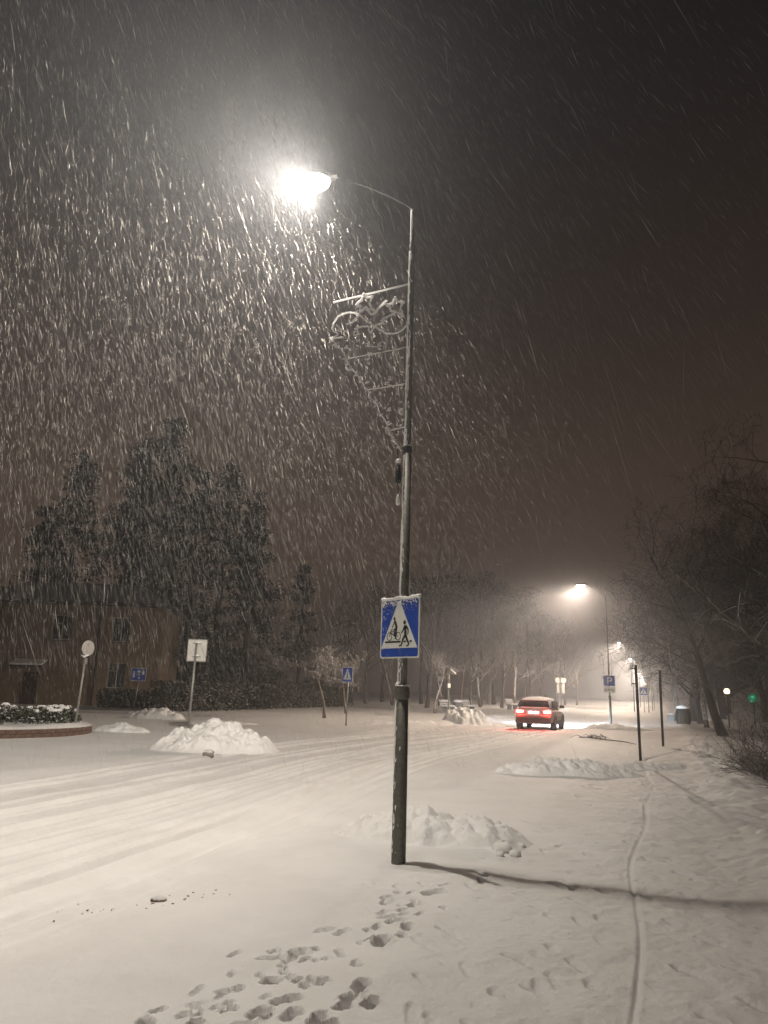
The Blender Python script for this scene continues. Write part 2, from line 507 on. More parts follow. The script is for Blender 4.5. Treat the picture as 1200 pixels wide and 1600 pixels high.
def street_lamp(s, q, label, power, color, warm=False, radius=0.13, lod=0):
    base = rd(s, q)
    base.z = ground_z(base.x, base.y) - 0.05
    dz = -base.z
    t = thing('street_lamp', base, ROAD_YAW, label, 'street lamp', 'street lamps along the road')
    sd = 20 if lod == 0 else 8
    link('lower_pole', cached(('lp', sd), lambda: MB().lathe([(.073, 0), (.070, .05), (.069, .5), (.067, 1.60)], sd).mesh(POLE, True)), t, (0, 0, 0))
    link('collar', cached(('co', sd), lambda: MB().lathe([(.068, 1.585), (.076, 1.60), (.078, 1.66), (.072, 1.70), (.050, 1.73)], sd).mesh(POLE, True)), t)
    link('upper_pole', cached(('up', sd), lambda: MB().lathe([(.048, 1.70), (.047, 2.6), (.043, 4.28)], sd).mesh(POLE, True)), t)
    link('pole_clamp', cached(('cl', sd), lambda: MB().lathe([(.044, 4.20), (.052, 4.21), (.052, 4.27), (.044, 4.28)], sd).mesh(DARKMETAL, True)), t)
    link('top_pole', cached(('tp', sd), lambda: MB().lathe([(.037, 4.27), (.033, 5.6), (.028, 6.72), (.033, 6.73), (.033, 6.79), (.020, 6.82), (.016, 7.28)], sd).mesh(POLE, True)), t)
    def arm():
        pts = []
        for k in range(15):
            u = k / 14
            pts.append((-1.10 * u ** 1.08, 0, 7.26 + 0.70 * (1 - (1 - u) ** 1.25)))
        return MB().tube(pts, [.011 - .004 * k / 14 for k in range(15)], 8).mesh(DARKMETAL, True)
    link('arm', cached('arm', arm), t)
    def head():
        m = MB(); rings = []
        prof = [(-1.02, .035, .030), (-1.10, .07, .05), (-1.20, .11, .07), (-1.36, .145, .085), (-1.52, .14, .08), (-1.64, .10, .06), (-1.70, .04, .03)]
        vs = []; n = 14
        for (x, w, h) in prof:
            for k in range(n):
                a = 2 * math.pi * k / n
                zz = math.sin(a); zz = max(zz, -.35)
                vs.append((x, w * math.cos(a), 7.98 + h * zz))
        fs = []
        for i in range(len(prof) - 1):
            for k in range(n):
                a = i * n + k; b = i * n + (k + 1) % n
                fs.append((a, b, b + n, a + n))
        fs.append(tuple(range(n))); fs.append(tuple((len(prof) - 1) * n + k for k in range(n))[::-1])
        return m.add(vs, fs).mesh(GALV, True)
    hd = link('lamp_head', cached('head', head), t)
    def lens():
        pts = [(-1.38 + .25 * math.cos(a), .19 * math.sin(a)) for a in [2 * math.pi * k / 18 for k in range(18)]]
        vs = [(x, y, 7.955) for x, y in pts] + [(-1.38 + (x + 1.38) * .92, y * .92, 7.937) for x, y in pts] + [(-1.38 + (x + 1.38) * .55, y * .55, 7.925) for x, y in pts]
        return MB().add(vs, [tuple(range(18))] + [(o_ + k, o_ + (k + 1) % 18, o_ + 18 + (k + 1) % 18, o_ + 18 + k) for o_ in (0, 18) for k in range(18)] + [tuple(range(36, 54))[::-1]])
    link('lens', cached(('lens', warm), lambda: lens().mesh(LENS_WARM if warm else LENS)), hd)
    ld = bpy.data.lights.new('lamp_light', 'POINT')
    ld.energy = power
    ld.color = color
    ld.shadow_soft_size = radius
    photometry(ld, side=tuple(N_))
    lo = bpy.data.objects.new('lamp_light', ld)
    col.objects.link(lo)
    lo.parent = t
    lo.location = (-1.38, 0, 7.918 - radius)
    return t
NEAR = street_lamp(0, 0, 'tall tapering steel street lamp rising from the foreground snow, glaring light on top', LAMP_POWER, (1.0, 0.90, 0.775), radius=0.07)
street_lamp(-36, 0.0, 'street lamp standing behind the viewpoint beside the road', LAMP_POWER * 1.2, (1.0, 0.90, 0.775), lod=1)
far = [(37.1, 'street lamp carrying the blue parking sign, second along the road', 1.3), (87, 'street lamp just beyond the parking sign lamp, third along the road', 0.9),
       (127, 'fourth street lamp along the road, glowing right above the bare post', 0.9), (167, 'fifth street lamp along the road, small in the haze', 0.9),
       (208, 'sixth street lamp along the road, faint in the bright haze', 0.9), (250, 'seventh street lamp along the road, a faint dot in the haze', .9), (292, 'farthest street lamp of the row, at the vanishing end of the road', .9)]
for s, lb, k in far:
    street_lamp(s, 0.0, lb, LAMP_POWER * (k if s < 50 else k * 2.3), (1.0, 0.80, 0.63), True, 0.10, 1)

# wind-driven snow crust on the near pole
def crust(z0, z1, rfun, seed, cover, name):
    nz = int((z1 - z0) / 0.012); na = 30
    th = np.linspace(-R(105), R(105), na)
    zz = np.linspace(z0, z1, nz)
    T, Zg = np.meshgrid(th, zz)
    nn = fbm(T * 3 + seed, Zg * 9 + seed, 3) + .55 * fbm(T * 9 + seed, Zg * 30, 2)
    val = cover - np.abs(T) / R(100) * 0.95 + nn * 1.1
    base = np.array([rfun(z) for z in zz])[:, None]
    th_ = np.clip(val, -.25, .6) * 0.015
    rr = base + th_
    a = T + R(200)
    V = np.stack([rr * np.cos(a), rr * np.sin(a), Zg], -1).reshape(-1, 3)
    idx = np.arange(nz * na).reshape(nz, na)
    F = np.stack([idx[:-1, :-1], idx[:-1, 1:], idx[1:, 1:], idx[1:, :-1]], -1).reshape(-1, 4)
    keep = (th_.reshape(-1)[F] > -.0035).any(1)
    F = F[keep]
    used, inv = np.unique(F, return_inverse=True)
    o = link(name, np_mesh(name, V[used], inv.reshape(F.shape), SNOW_PILE), NEAR)
    return o
def pole_r(z):
    return float(np.interp(z, [0, 1.6, 1.66, 1.73, 2.6, 4.27, 4.28, 6.72, 7.28], [.070, .067, .078, .048, .047, .043, .037, .028, .016]))
crust(0.15, 1.58, pole_r, 3.1, 0.20, 'snow_crust')
crust(1.74, 4.18, pole_r, 9.7, 0.42, 'snow_crust')
crust(4.30, 6.70, pole_r, 5.2, 0.62, 'snow_crust')
crust(6.83, 7.26, lambda z: pole_r(7.2), 1.2, 0.8, 'snow_crust')
def ring_snow(z, r0, r1, hgt):
    m = MB(); n = 28; vs = []; fs = []
    for k in range(n):
        a = 2 * math.pi * k / n
        e = .6 + .5 * math.sin(a * 2 + 1) + random.uniform(-.2, .2)
        e = max(e, .15)
        for (rr, zz) in ((r0, z), (r1, z), (r1 * .97, z + hgt * .5 * e), (r0 * 1.05, z + hgt * e)):
            vs.append((rr * math.cos(a), rr * math.sin(a), zz))
    for k in range(n):
        for j in range(4):
            a = k * 4 + j; b = k * 4 + (j + 1) % 4; c = ((k + 1) % n) * 4 + (j + 1) % 4; d = ((k + 1) % n) * 4 + j
            fs.append((a, d, c, b))
    m.add(vs, fs).obj('snow_ring', SNOW_PILE, NEAR, True)
ring_snow(1.715, .050, .074, .04)
ring_snow(4.285, .038, .053, .03)
MB().tube([(-.036, -.01, 3.86), (-.036, -.01, 3.90), (-.036, -.01, 3.99), (-.036, -.01, 4.06)], [.03, .034, .034, .02], 10).obj('junction_box', BLACK, NEAR, True, (-.05, -.03, 0))
MB().tube([(-.085, -.05, 4.13), (-.085, -.05, 4.10), (-.085, -.05, 4.09)], [.024, .03, .02], 8).obj('junction_cap', SNOW_PILE, NEAR, True)

# ------------------------------------------------------------------ festive decoration hanging on the near pole (a = metres left of the pole, z)
FROST = flake_mat((.95, .95, .95, 1)); FROST.name = 'frosted_rope_light'
SNOWCLING = FROST
deco = thing('festive_decoration', (P0.x, P0.y, 0), ROAD_YAW, 'snow crusted festive rope light ornament with two stars hanging on the lamp pole', 'decoration')
def rope(name, pts, r=.012, closed=False, m=None, jit=.006, sides=6):
    pts = [Vector((-a, -0.02, z)) for a, z in pts]
    if closed: pts = pts + [pts[0]]
    out = []
    n = len(pts)
    for i in range(n - 1):                     # Catmull-Rom only for open swirls
        p0 = pts[max(i - 1, 0)]; p1 = pts[i]; p2 = pts[i + 1]; p3 = pts[min(i + 2, n - 1)]
        seg = 5
        for k in range(seg):
            u = k / seg
            if closed:
                p = p1.lerp(p2, u)
            else:
                p = 0.5 * ((2 * p1) + (p2 - p0) * u + (2 * p0 - 5 * p1 + 4 * p2 - p3) * u * u + (3 * p1 - p0 - 3 * p2 + p3) * u ** 3)
            out.append(p + Vector((random.gauss(0, jit * .5), random.gauss(0, jit * .5), random.gauss(0, jit * .4))))
    out.append(pts[-1])
    return MB().tube(out, [r * random.uniform(.75, 1.2) for _ in out], sides).obj(name, m or FROST, deco, True)
MB().tube([(-.02, 0, 6.212), (-.5, 0, 6.17), (-.986, 0, 6.13)], .011, 8).obj('top_bar', FROST, deco, True)
rope('star', [(0.589, 6.173), (0.553, 6.112), (0.471, 6.115), (0.51, 6.025), (0.436, 5.909), (0.555, 5.987), (0.635, 5.922), (0.617, 6.007), (0.685, 6.037), (0.608, 6.087)], .013, True)
rope('star', [(0.187, 6.061), (0.16, 5.995), (0.073, 5.978), (0.127, 5.913), (0.072, 5.778), (0.183, 5.881), (0.244, 5.887), (0.241, 5.94), (0.298, 5.97), (0.212, 5.991)], .013, True)
rope('tail_swirl', [(0.544, 5.957), (0.50, 5.91), (0.469, 5.883), (0.38, 5.955), (0.294, 6.029)], .014)
rope('swirl', [(0.97, 5.81), (0.947, 5.863), (0.888, 5.924), (0.802, 5.948), (0.703, 5.935), (0.638, 5.907), (0.669, 5.864), (0.734, 5.812), (0.795, 5.803)], .011)
rope('swirl', [(0.64, 5.9), (0.552, 5.821), (0.464, 5.746), (0.354, 5.656), (0.281, 5.615), (0.198, 5.591), (0.117, 5.607), (0.06, 5.649), (0.032, 5.717)], .010)
rope('swirl', [(0.346, 5.802), (0.24, 5.835), (0.17, 5.861), (0.111, 5.827), (0.069, 5.784)], .010)
rope('swirl', [(0.681, 5.717), (0.609, 5.737), (0.512, 5.729), (0.504, 5.678), (0.473, 5.649), (0.434, 5.723), (0.357, 5.742), (0.309, 5.741), (0.358, 5.786)], .010)
rope('swirl', [(0.97, 5.81), (0.967, 5.747), (0.895, 5.686), (1.001, 5.639), (0.825, 5.639)], .010)
rope('swirl', [(0.92, 5.815), (0.855, 5.743), (0.766, 5.698)], .009)
rope('rosette', [(0.667 + .03 * math.cos(a), 5.665 + .03 * math.sin(a)) for a in [k * math.pi / 4 for k in range(8)]], .007, True)
for a, b in (((0.765, 5.354), (0.022, 5.397)), ((0.501, 4.932), (0.025, 4.952)), ((0.208, 4.412), (0.013, 4.442))):
    rope('cross_bar', [a, ((a[0] + b[0]) / 2, (a[1] + b[1]) / 2), b], .007, jit=.003)
EDGE = [(1.001, 5.639), (0.908, 5.551), (0.817, 5.452), (0.776, 5.355), (0.697, 5.217), (0.595, 5.078), (0.507, 4.925), (0.393, 4.754), (0.26, 4.516), (0.181, 4.336), (0.055, 4.155)]
rope('edge_garland', EDGE, .007, jit=.012)
rope('supply_cable', [(0.05, 6.163), (0.06, 5.9), (0.055, 5.527), (0.05, 5.0), (0.052, 4.444)], .004, m=mat('brown_cable', (.10, .04, .03), None, 9, .6))
rope('hanging_cable', [(0.112, 4.196), (0.102, 3.967), (0.093, 3.659)], .005, m=BLACK, jit=.002)
MB().lathe([(.006, 0), (.016, -.03), (.022, -.07), (.022, -.11), (.012, -.12)][::-1], 10, (-.093, -.02, 3.67)).obj('plug', WHITE, deco, True)
def edge_a(z):
    zs = [e[1] for e in EDGE][::-1]; as_ = [e[0] for e in EDGE][::-1]
    return float(np.interp(z, zs, as_))
for k in range(7):                             # thin light strings running down the pennant
    f = (k + .6) / 7.2
    pts = []
    z = 5.60
    while z > 4.3:
        a = f * 1.0
        if a > edge_a(z) - .02: break
        pts.append((a + .01 * math.sin(z * 9 + k), z)); z -= .12
    if len(pts) > 2:
        rope('light_string', pts, .0022, m=GALV, jit=.002, sides=4)
for k in range(120):                             # tufts of snow caught on strings and edge
    if k < 44:
        z = random.uniform(4.2, 5.62); a = edge_a(z) + random.gauss(0, .018)
    else:
        z = random.uniform(4.4, 5.62); f = (random.randrange(7) + .6) / 7.2; a = f
        if a > edge_a(z) - .02: continue
    l = random.uniform(.012, .035); an = random.uniform(-.6, .9)
    d = Vector((math.cos(an), random.uniform(-.3, .3), math.sin(an))) * l
    c = Vector((-a, -.02, z))
    MB().tube([c - d, c - d * .3, c + d * .4, c + d], [.004, .011, .012, .004], 5).obj('snow_tuft', SNOWCLING, deco, True)

# ------------------------------------------------------------------ signs
def sign_root(name, base, rz, label, cat='road sign', group=None):
    return thing(name, base, rz, label, cat, group)
def crossing_sign():
    nrm = Vector((-.777, -.629, 0))
    c = P0 + nrm * 0.072 + Vector((.012, 0, 0))
    t = sign_root('crossing_sign', (c.x, c.y, 2.225), R(-51), 'blue pedestrian and cyclist crossing sign with snowy top, mounted on the near lamp pole')
    W = H = .61
    MB().plate(rrect(W, H, .035), 0, .012).obj('plate', WHITE, t)
    MB().plate(rrect(W - .03, H - .03, .026), -.002, -.0002).obj('blue_field', BLUE, t)
    # bracket clamps behind
    for z in (-.17, .17):
        MB().box((0.03, .03, z), (.26, .03, .035)).obj('bracket', GALV, t)
    uv = lambda X, Y: ((X - 306) / 461 * W - W / 2, ((1105 - 20 * (X - 306) / 461 - Y) / (730 + 37 * (X - 306) / 461)) * H - H / 2)
    MB().plate([uv(318, 982), uv(750, 958), uv(540, 388), uv(516, 390)], -.004, -.0021).obj('white_triangle', WHITE, t)
    # zoomed picture coordinates of the pictograms -> plate coordinates
    z2 = lambda X, Y: uv((600 + X * 50 / 1200 - 560) / .11667, (960 + Y * 60 / 1440 - 900) / .11667)
    y0, y1 = -.0058, -.0041
    ped = MB()
    hc = z2(720, 375)
    ped.plate([(hc[0] + .020 * math.cos(a), hc[1] + .022 * math.sin(a)) for a in [2 * math.pi * k / 12 for k in range(12)]], y0, y1)
    ped.plate([z2(735, 455), z2(700, 500), z2(690, 600), z2(725, 655), z2(775, 655), z2(790, 560), z2(800, 490)][::-1], y0, y1)
    ped.obj('pedestrian_pictogram', BLACK, t)
    legs = MB()
    wd = .018
    legs.stroke([z2(715, 520), z2(680, 640), z2(612, 760)], [.020, .018, .012], y0, y1)
    legs.stroke([z2(770, 500), z2(830, 600), z2(842, 690), z2(828, 805)], [.022, .018, .015, .012], y0, y1)
    legs.stroke([z2(750, 655), z2(752, 730), z2(752, 840)], [.034, .036, .036], y0, y1)
    legs.stroke([z2(745, 820), z2(675, 960), z2(625, 1160), z2(615, 1195)], [.030, .024, .018, .018], y0 - .0003, y1)
    legs.stroke([z2(760, 820), z2(820, 1000), z2(870, 1120), z2(840, 1190)], [.030, .025, .02, .016], y0 - .0005, y1)
    legs.stroke([z2(630, 1180), z2(550, 1190)], .014, y0 - .0007, y1)
    legs.stroke([z2(860, 1165), z2(790, 1200)], .014, y0 - .0007, y1)
    legs.obj('pedestrian_limbs', BLACK, t)
    cyc = MB()
    hc = z2(375, 250)
    cyc.plate([(hc[0] + .015 * math.cos(a), hc[1] + .018 * math.sin(a)) for a in [2 * math.pi * k / 12 for k in range(12)]], y0, y1)
    cyc.stroke([z2(385, 290), z2(420, 400), z2(450, 540), z2(440, 620)], [.012, .028, .034, .03], y0, y1)
    cyc.stroke([z2(390, 330), z2(350, 450), z2(300, 570)], [.014, .012, .010], y0 - .0003, y1)
    cyc.stroke([z2(445, 600), z2(430, 760), z2(430, 950), z2(400, 950)], [.03, .024, .018, .012], y0 - .0003, y1)
    cyc.stroke([z2(430, 600), z2(370, 640), z2(380, 780), z2(385, 880)], [.02, .018, .016, .012], y0 - .0005, y1)
    cyc.obj('cyclist_pictogram', BLACK, t)
    bike = MB()
    for (cx, cy_, rx, ry) in ((215, 885, 80, 135), (510, 860, 80, 135)):
        bike.stroke([z2(cx + rx * math.cos(a), cy_ + ry * math.sin(a)) for a in [2 * math.pi * k / 20 for k in range(21)]], .0075, y0, y1)
    bike.stroke([z2(215, 885), z2(255, 700), z2(270, 640), z2(330, 650)], .008, y0 - .0002, y1)
    bike.stroke([z2(250, 720), z2(380, 860), z2(500, 865), z2(440, 740)], .008, y0 - .0004, y1)
    bike.stroke([z2(260, 690), z2(440, 740), z2(385, 870)], .007, y0 - .0006, y1)
    bike.obj('bicycle_pictogram', BLACK, t)
    st = MB()
    st.stroke([z2(75, 1085), z2(595, 1050)], .018, y0, y1)
    st.stroke([z2(700, 1045), z2(768, 1040)], .018, y0, y1)
    st.stroke([z2(890, 1032), z2(965, 1025)], .018, y0, y1)
    st.obj('kerb_line', BLACK, t)
    # snow along the top edge and flecks on the face
    pts = [(-W / 2 + W * k / 16, 0.004 + .004 * math.sin(k * 1.7), H / 2 + .006 + .006 * math.sin(k * .9 + 1)) for k in range(17)]
    MB().tube(pts, [.013 + .005 * math.sin(k * 2.1) + .004 for k in range(17)], 8).obj('snow_cap', SNOW_PILE, t, True)
    fl = MB()
    for k in range(260):
        x = random.uniform(-W / 2 + .02, W / 2 - .02)
        v = abs(random.gauss(0, .05)) if k < 170 else abs(random.gauss(0, .2))
        if k > 200: x = -W / 2 + abs(random.gauss(0, .04)) + .015
        if v > H - .1: continue
        z = H / 2 - .015 - v
        r = random.uniform(.002, .007) * (1.3 if v < .05 else .8)
        n = 6
        top = (x, -.006 - r * .5, z)
        vs = [(x + r * random.uniform(.6, 1.2) * math.cos(a), -.0062, z + r * random.uniform(.7, 1.6) * math.sin(a)) for a in [2 * math.pi * j / n for j in range(n)]] + [top]
        fl.add(vs, [(j, (j + 1) % n, n) for j in range(n)])
    o = fl.obj('snow_flecks', SNOW_PILE, t, False)
    o['kind'] = 'stuff'
crossing_sign()

def post(t, h, r=.03, m=GALV, sides=10, lean=(0, 0)):
    return MB().tube([(0, 0, -.1), (lean[0] * h, lean[1] * h, h)], r, sides).obj('post', m, t, True)
def snow_strip(t, w, z, y=0.0, th=.02):
    MB().tube([(-w / 2 + w * k / 8, y, z + .004 * math.sin(k * 2)) for k in range(9)], [th * (.7 + .3 * math.sin(k * 1.3 + 1)) for k in range(9)], 6).obj('snow_cap', SNOW_PILE, t, True)
def gpos(x, y):
    return (x, y, ground_z(x, y))

# parking sign on the second lamp
c = rd(37.1, 0) - E_ * .09
t = sign_root('parking_sign', (c.x, c.y, 0), ROAD_YAW, 'blue parking sign with a pale plate below, on the second lamp pole')
MB().plate(rrect(.66, .60, .04, cz=2.47), 0, .012).obj('plate', WHITE, t)
MB().plate(rrect(.61, .55, .03, cz=2.47), -.004, -.0005).obj('blue_field', BLUE, t)
m = MB(); m.plate([(-.12, 2.27), (-.03, 2.27), (-.03, 2.68), (-.12, 2.68)], -.008, -.0042)
m.stroke([(-.05, 2.64), (.06, 2.64), (.12, 2.60), (.13, 2.55), (.12, 2.50), (.06, 2.46), (-.05, 2.46)], .08, -.0085, -.0042)
m.obj('letter_p', WHITE, t)
MB().plate(rrect(.64, .32, .03, cz=1.98), 0, .012).obj('lower_plate', WHITE, t)
m = MB()
for k, (x, w) in enumerate(((-.2, .12), (-.02, .14), (.17, .12))):
    m.plate([(x - w / 2, 1.94), (x + w / 2, 1.94), (x + w / 2, 2.01), (x - w / 2, 2.01)], -.003, -.0003)
m.obj('faded_print', mat('faded_print', (.35, .36, .36), None, 5, .5), t)
snow_strip(t, .62, 2.785, .006, .016)

# bare post with a plate seen edge-on, and plain post behind it
t = sign_root('edge_on_sign', gpos(7.07, 20.69), R(-19), 'dark post with a narrow sign plate turned edge-on', 'road sign')
MB().tube([(0, 0, -.1), (0, 0, 2.52)], .038, 10).obj('post', DARKMETAL, t, True)
MB().box((-.13, .02, 2.22), (.018, .5, .56)).obj('plate', GALV, t)
for z in (2.02, 2.42):
    MB().box((-.065, 0, z), (.13, .03, .03)).obj('bracket', DARKMETAL, t)
MB().tube([(-.0, 0, 2.52), (0, 0, 2.55), (0, 0, 2.575)], [.04, .04, .012], 8).obj('snow_cap', SNOW_PILE, t, True)
t = sign_root('plain_post', gpos(9.95, 26.74), 0, 'plain dark post beyond the edge-on sign', 'post')
MB().tube([(0, 0, -.1), (.03, 0, 2.60)], .042, 10).obj('shaft', DARKMETAL, t, True)
MB().tube([(.03, 0, 2.60), (.03, 0, 2.64), (.03, 0, 2.66)], [.045, .045, .015], 8).obj('snow_cap', SNOW_PILE, t, True)
t = sign_root('plain_post', gpos(23.0, 58.9), 0, 'thin grey post beside the snowy bench on the path', 'post')
MB().tube([(0, 0, -.1), (-.05, 0, 3.0)], .05, 8).obj('shaft', GALV, t, True)
MB().box((-.05, -.06, 2.2), (.12, .05, .3)).obj('small_box', GALV, t)

# left: round sign on a leaning pole
t = sign_root('round_sign', gpos(-9.27, 23.5), R(0), 'snow plastered round sign on a leaning pole beside the flower bed')
MB().tube([(0, 0, -.1), (.09, 0, 2.72)], .034, 10).obj('post', GALV, t, True)
def disc(r, y0, y1, cz, rz, mt, name, par, cx=0.0):
    m = MB().plate(circle(r, 28), y0, y1)
    M = Matrix.Rotation(rz, 3, 'Z')
    m.v = [tuple(M @ Vector(p) + Vector((cx, 0, cz))) for p in m.v]
    return m.obj(name, mt, par)
disc(.24, -.05, -.04, 2.60, R(62), SIGNBACK, 'disc', t, .09)
disc(.19, -.054, -.0505, 2.60, R(62), SIGNBACK, 'disc_face', t, .09)
MB().box((.09, -.02, 2.70), (.05, .10, .04), R(62)).obj('bracket', GALV, t)
MB().box((.085, -.02, 2.50), (.05, .10, .04), R(62)).obj('bracket', GALV, t)
MB().box((.115, -.03, 2.20), (.07, .05, .17)).obj('tag_plate', GALV, t)
MB().tube([(-.04, -.05, 2.38), (.08, -.09, 2.33), (.2, -.1, 2.39)], [.02, .035, .02], 6).obj('snow_clump', SNOW_PILE, t, True)

# left: square sign seen from behind
t = sign_root('square_sign', gpos(-5.92, 24.0), R(6), 'pale back of a square sign on a pole behind the big snow pile')
MB().tube([(0, 0, -.1), (.03, 0, 2.9)], .036, 10).obj('post', GALV, t, True)
MB().plate(rrect(.60, .70, .03, cz=2.66, cx=.06), .04, .055).obj('plate', SIGNBACK, t)
for (x, z, w, h) in ((-.235, 2.66, .018, .68), (.355, 2.66, .018, .68), (.06, 3.0, .58, .018), (.06, 2.32, .58, .018)):
    MB().box((x, .03, z), (w, .022, h)).obj('rim', GALV, t)
for z in (2.47, 2.88):
    MB().box((.06, .02, z), (.26, .04, .035)).obj('bracket', GALV, t)
    MB().tube([(-.05, .0, z + .025), (.07, -.01, z + .035), (.17, 0, z + .025)], [.012, .028, .012], 6).obj('snow_clump', SNOW_PILE, t, True)

# left: blue zone sign, far
t = sign_root('zone_sign', gpos(-15.1, 47.4), R(8), 'small blue square sign with white figures, far behind the snow piles')
MB().tube([(-.08, .03, -.1), (.08, .03, 2.2)], .04, 8).obj('post', GALV, t, True)
MB().plate(rrect(.92, .80, .04, cz=2.12), 0, .02).obj('plate', WHITE, t)
MB().plate(rrect(.87, .75, .03, cz=2.12), -.006, -.0005).obj('blue_field', BLUE, t)
for (x, z, w, h) in ((-.27, 2.08, .10, .30), (-.27, 2.29, .08, .07), (.02, 2.30, .17, .12), (.02, 2.12, .10, .06), (.28, 2.22, .15, .2), (.04, 1.92, .10, .10), (.28, 2.38, .08, .05)):
    MB().plate([(x - w / 2, z - h / 2), (x + w / 2, z - h / 2), (x + w / 2, z + h / 2), (x - w / 2, z + h / 2)], -.010, -.0062).obj('white_figure', WHITE, t)

# mid: crossing sign across the road
def small_crossing(pos, rz, label, w, z0, z1, ph):
    t = sign_root('crossing_sign', pos, rz, label)
    MB().tube([(0, .03, -.1), (.02, .03, z1 - .05)], .035, 8).obj('post', GALV, t, True)
    h = z1 - z0; cz = (z0 + z1) / 2
    MB().plate(rrect(w, h, .03, cz=cz), 0, .012).obj('plate', WHITE, t)
    MB().plate(rrect(w * .94, h * .94, .025, cz=cz), -.005, -.0005).obj('blue_field', BLUE, t)
    MB().plate([(-w * .38, z0 + h * .18), (w * .38, z0 + h * .18), (0, z0 + h * .90)], -.009, -.0052).obj('white_triangle', WHITE, t)
    m = MB()
    m.stroke([(0, cz + h * .1), (0, cz - h * .06)], w * .10, -.012, -.0092)
    m.stroke([(0, cz - h * .06), (-w * .09, cz - h * .26)], w * .06, -.0122, -.0092)
    m.stroke([(0, cz - h * .06), (w * .09, cz - h * .26)], w * .06, -.0124, -.0092)
    m.plate(circle(w * .05, 10, 0, cz + h * .17), -.012, -.0092)
    m.obj('walker_pictogram', BLACK, t)
    snow_strip(t, w, z1 + .005, .004, .014)
    return t
small_crossing(gpos(-1.46, 34.78), R(-38), 'small blue crossing sign on a thin pole across the road, among bare young trees', .62, 1.92, 2.60, 0)
small_crossing(gpos(30.06, 85.85), ROAD_YAW, 'tiny far blue crossing sign beyond the parking sign', .9, 1.9, 2.8, 0)
t = sign_root('round_sign', gpos(31.2, 87.6), ROAD_YAW, 'far dark round sign beside the tiny crossing sign')
MB().tube([(0, .03, -.1), (0, .03, 4.0)], .05, 8).obj('post', GALV, t, True)
MB().plate(circle(.42, 24, 0, 3.6), 0, .02).obj('disc', SIGNBACK, t)
MB().plate(circle(.34, 24, 0, 2.75), 0, .02).obj('lower_disc', SIGNBACK, t)
for (x, y, h, lb) in ((34.6, 95.8, 3.2, 'thin far post just right of the dark round sign'), (38.8, 106.7, 3.0, 'thinnest and farthest post at the end of the path')):
    t = sign_root('plain_post', gpos(x, y), 0, lb, 'post')
    MB().tube([(0, 0, -.1), (0, 0, h)], .06, 8).obj('shaft', GALV, t, True)
    MB().box((0, -.06, h - .3), (.5, .02, .12)).obj('name_board', SIGNBACK, t)
t = sign_root('signpost', gpos(23.96, 99.5), R(-14), 'far pale double sign seen from behind, left of the road beyond the car')
MB().tube([(0, .0, -.1), (0, .0, 3.9)], .06, 8).obj('post', GALV, t, True)
for (x, z, r) in ((-.36, 3.5, .36), (.36, 3.5, .36)):
    MB().plate(circle(r, 20, x, z), .06, .09).obj('disc', SIGNBACK, t)
MB().box((-.33, .08, 2.45), (.30, .03, 1.25)).obj('board', SIGNBACK, t)
MB().box((.33, .08, 2.45), (.36, .03, 1.25)).obj('board', SIGNBACK, t)
t = sign_root('stop_sign', gpos(4.41, 48.0), R(20), 'slender pole with a slanted snowy plate and small box, beside the benches', 'signpost')
MB().tube([(0, 0, -.1), (.06, 0, 3.05)], .04, 8).obj('post', GALV, t, True)
MB().plate([(.05, 3.06), (.05, 2.98), (.42, 2.70), (.42, 2.78)], -.25, .25).obj('slanted_plate', SIGNBACK, t)
MB().plate([(.05, 3.075), (.05, 3.063), (.42, 2.783), (.42, 2.80)], -.25, .25).obj('snow_cap', SNOW_PILE, t)
MB().box((.02, -.06, 2.0), (.2, .06, .26)).obj('small_box', WHITE, t)
MB().box((.05, -.03, 2.55), (.14, .05, .05)).obj('bracket', GALV, t)

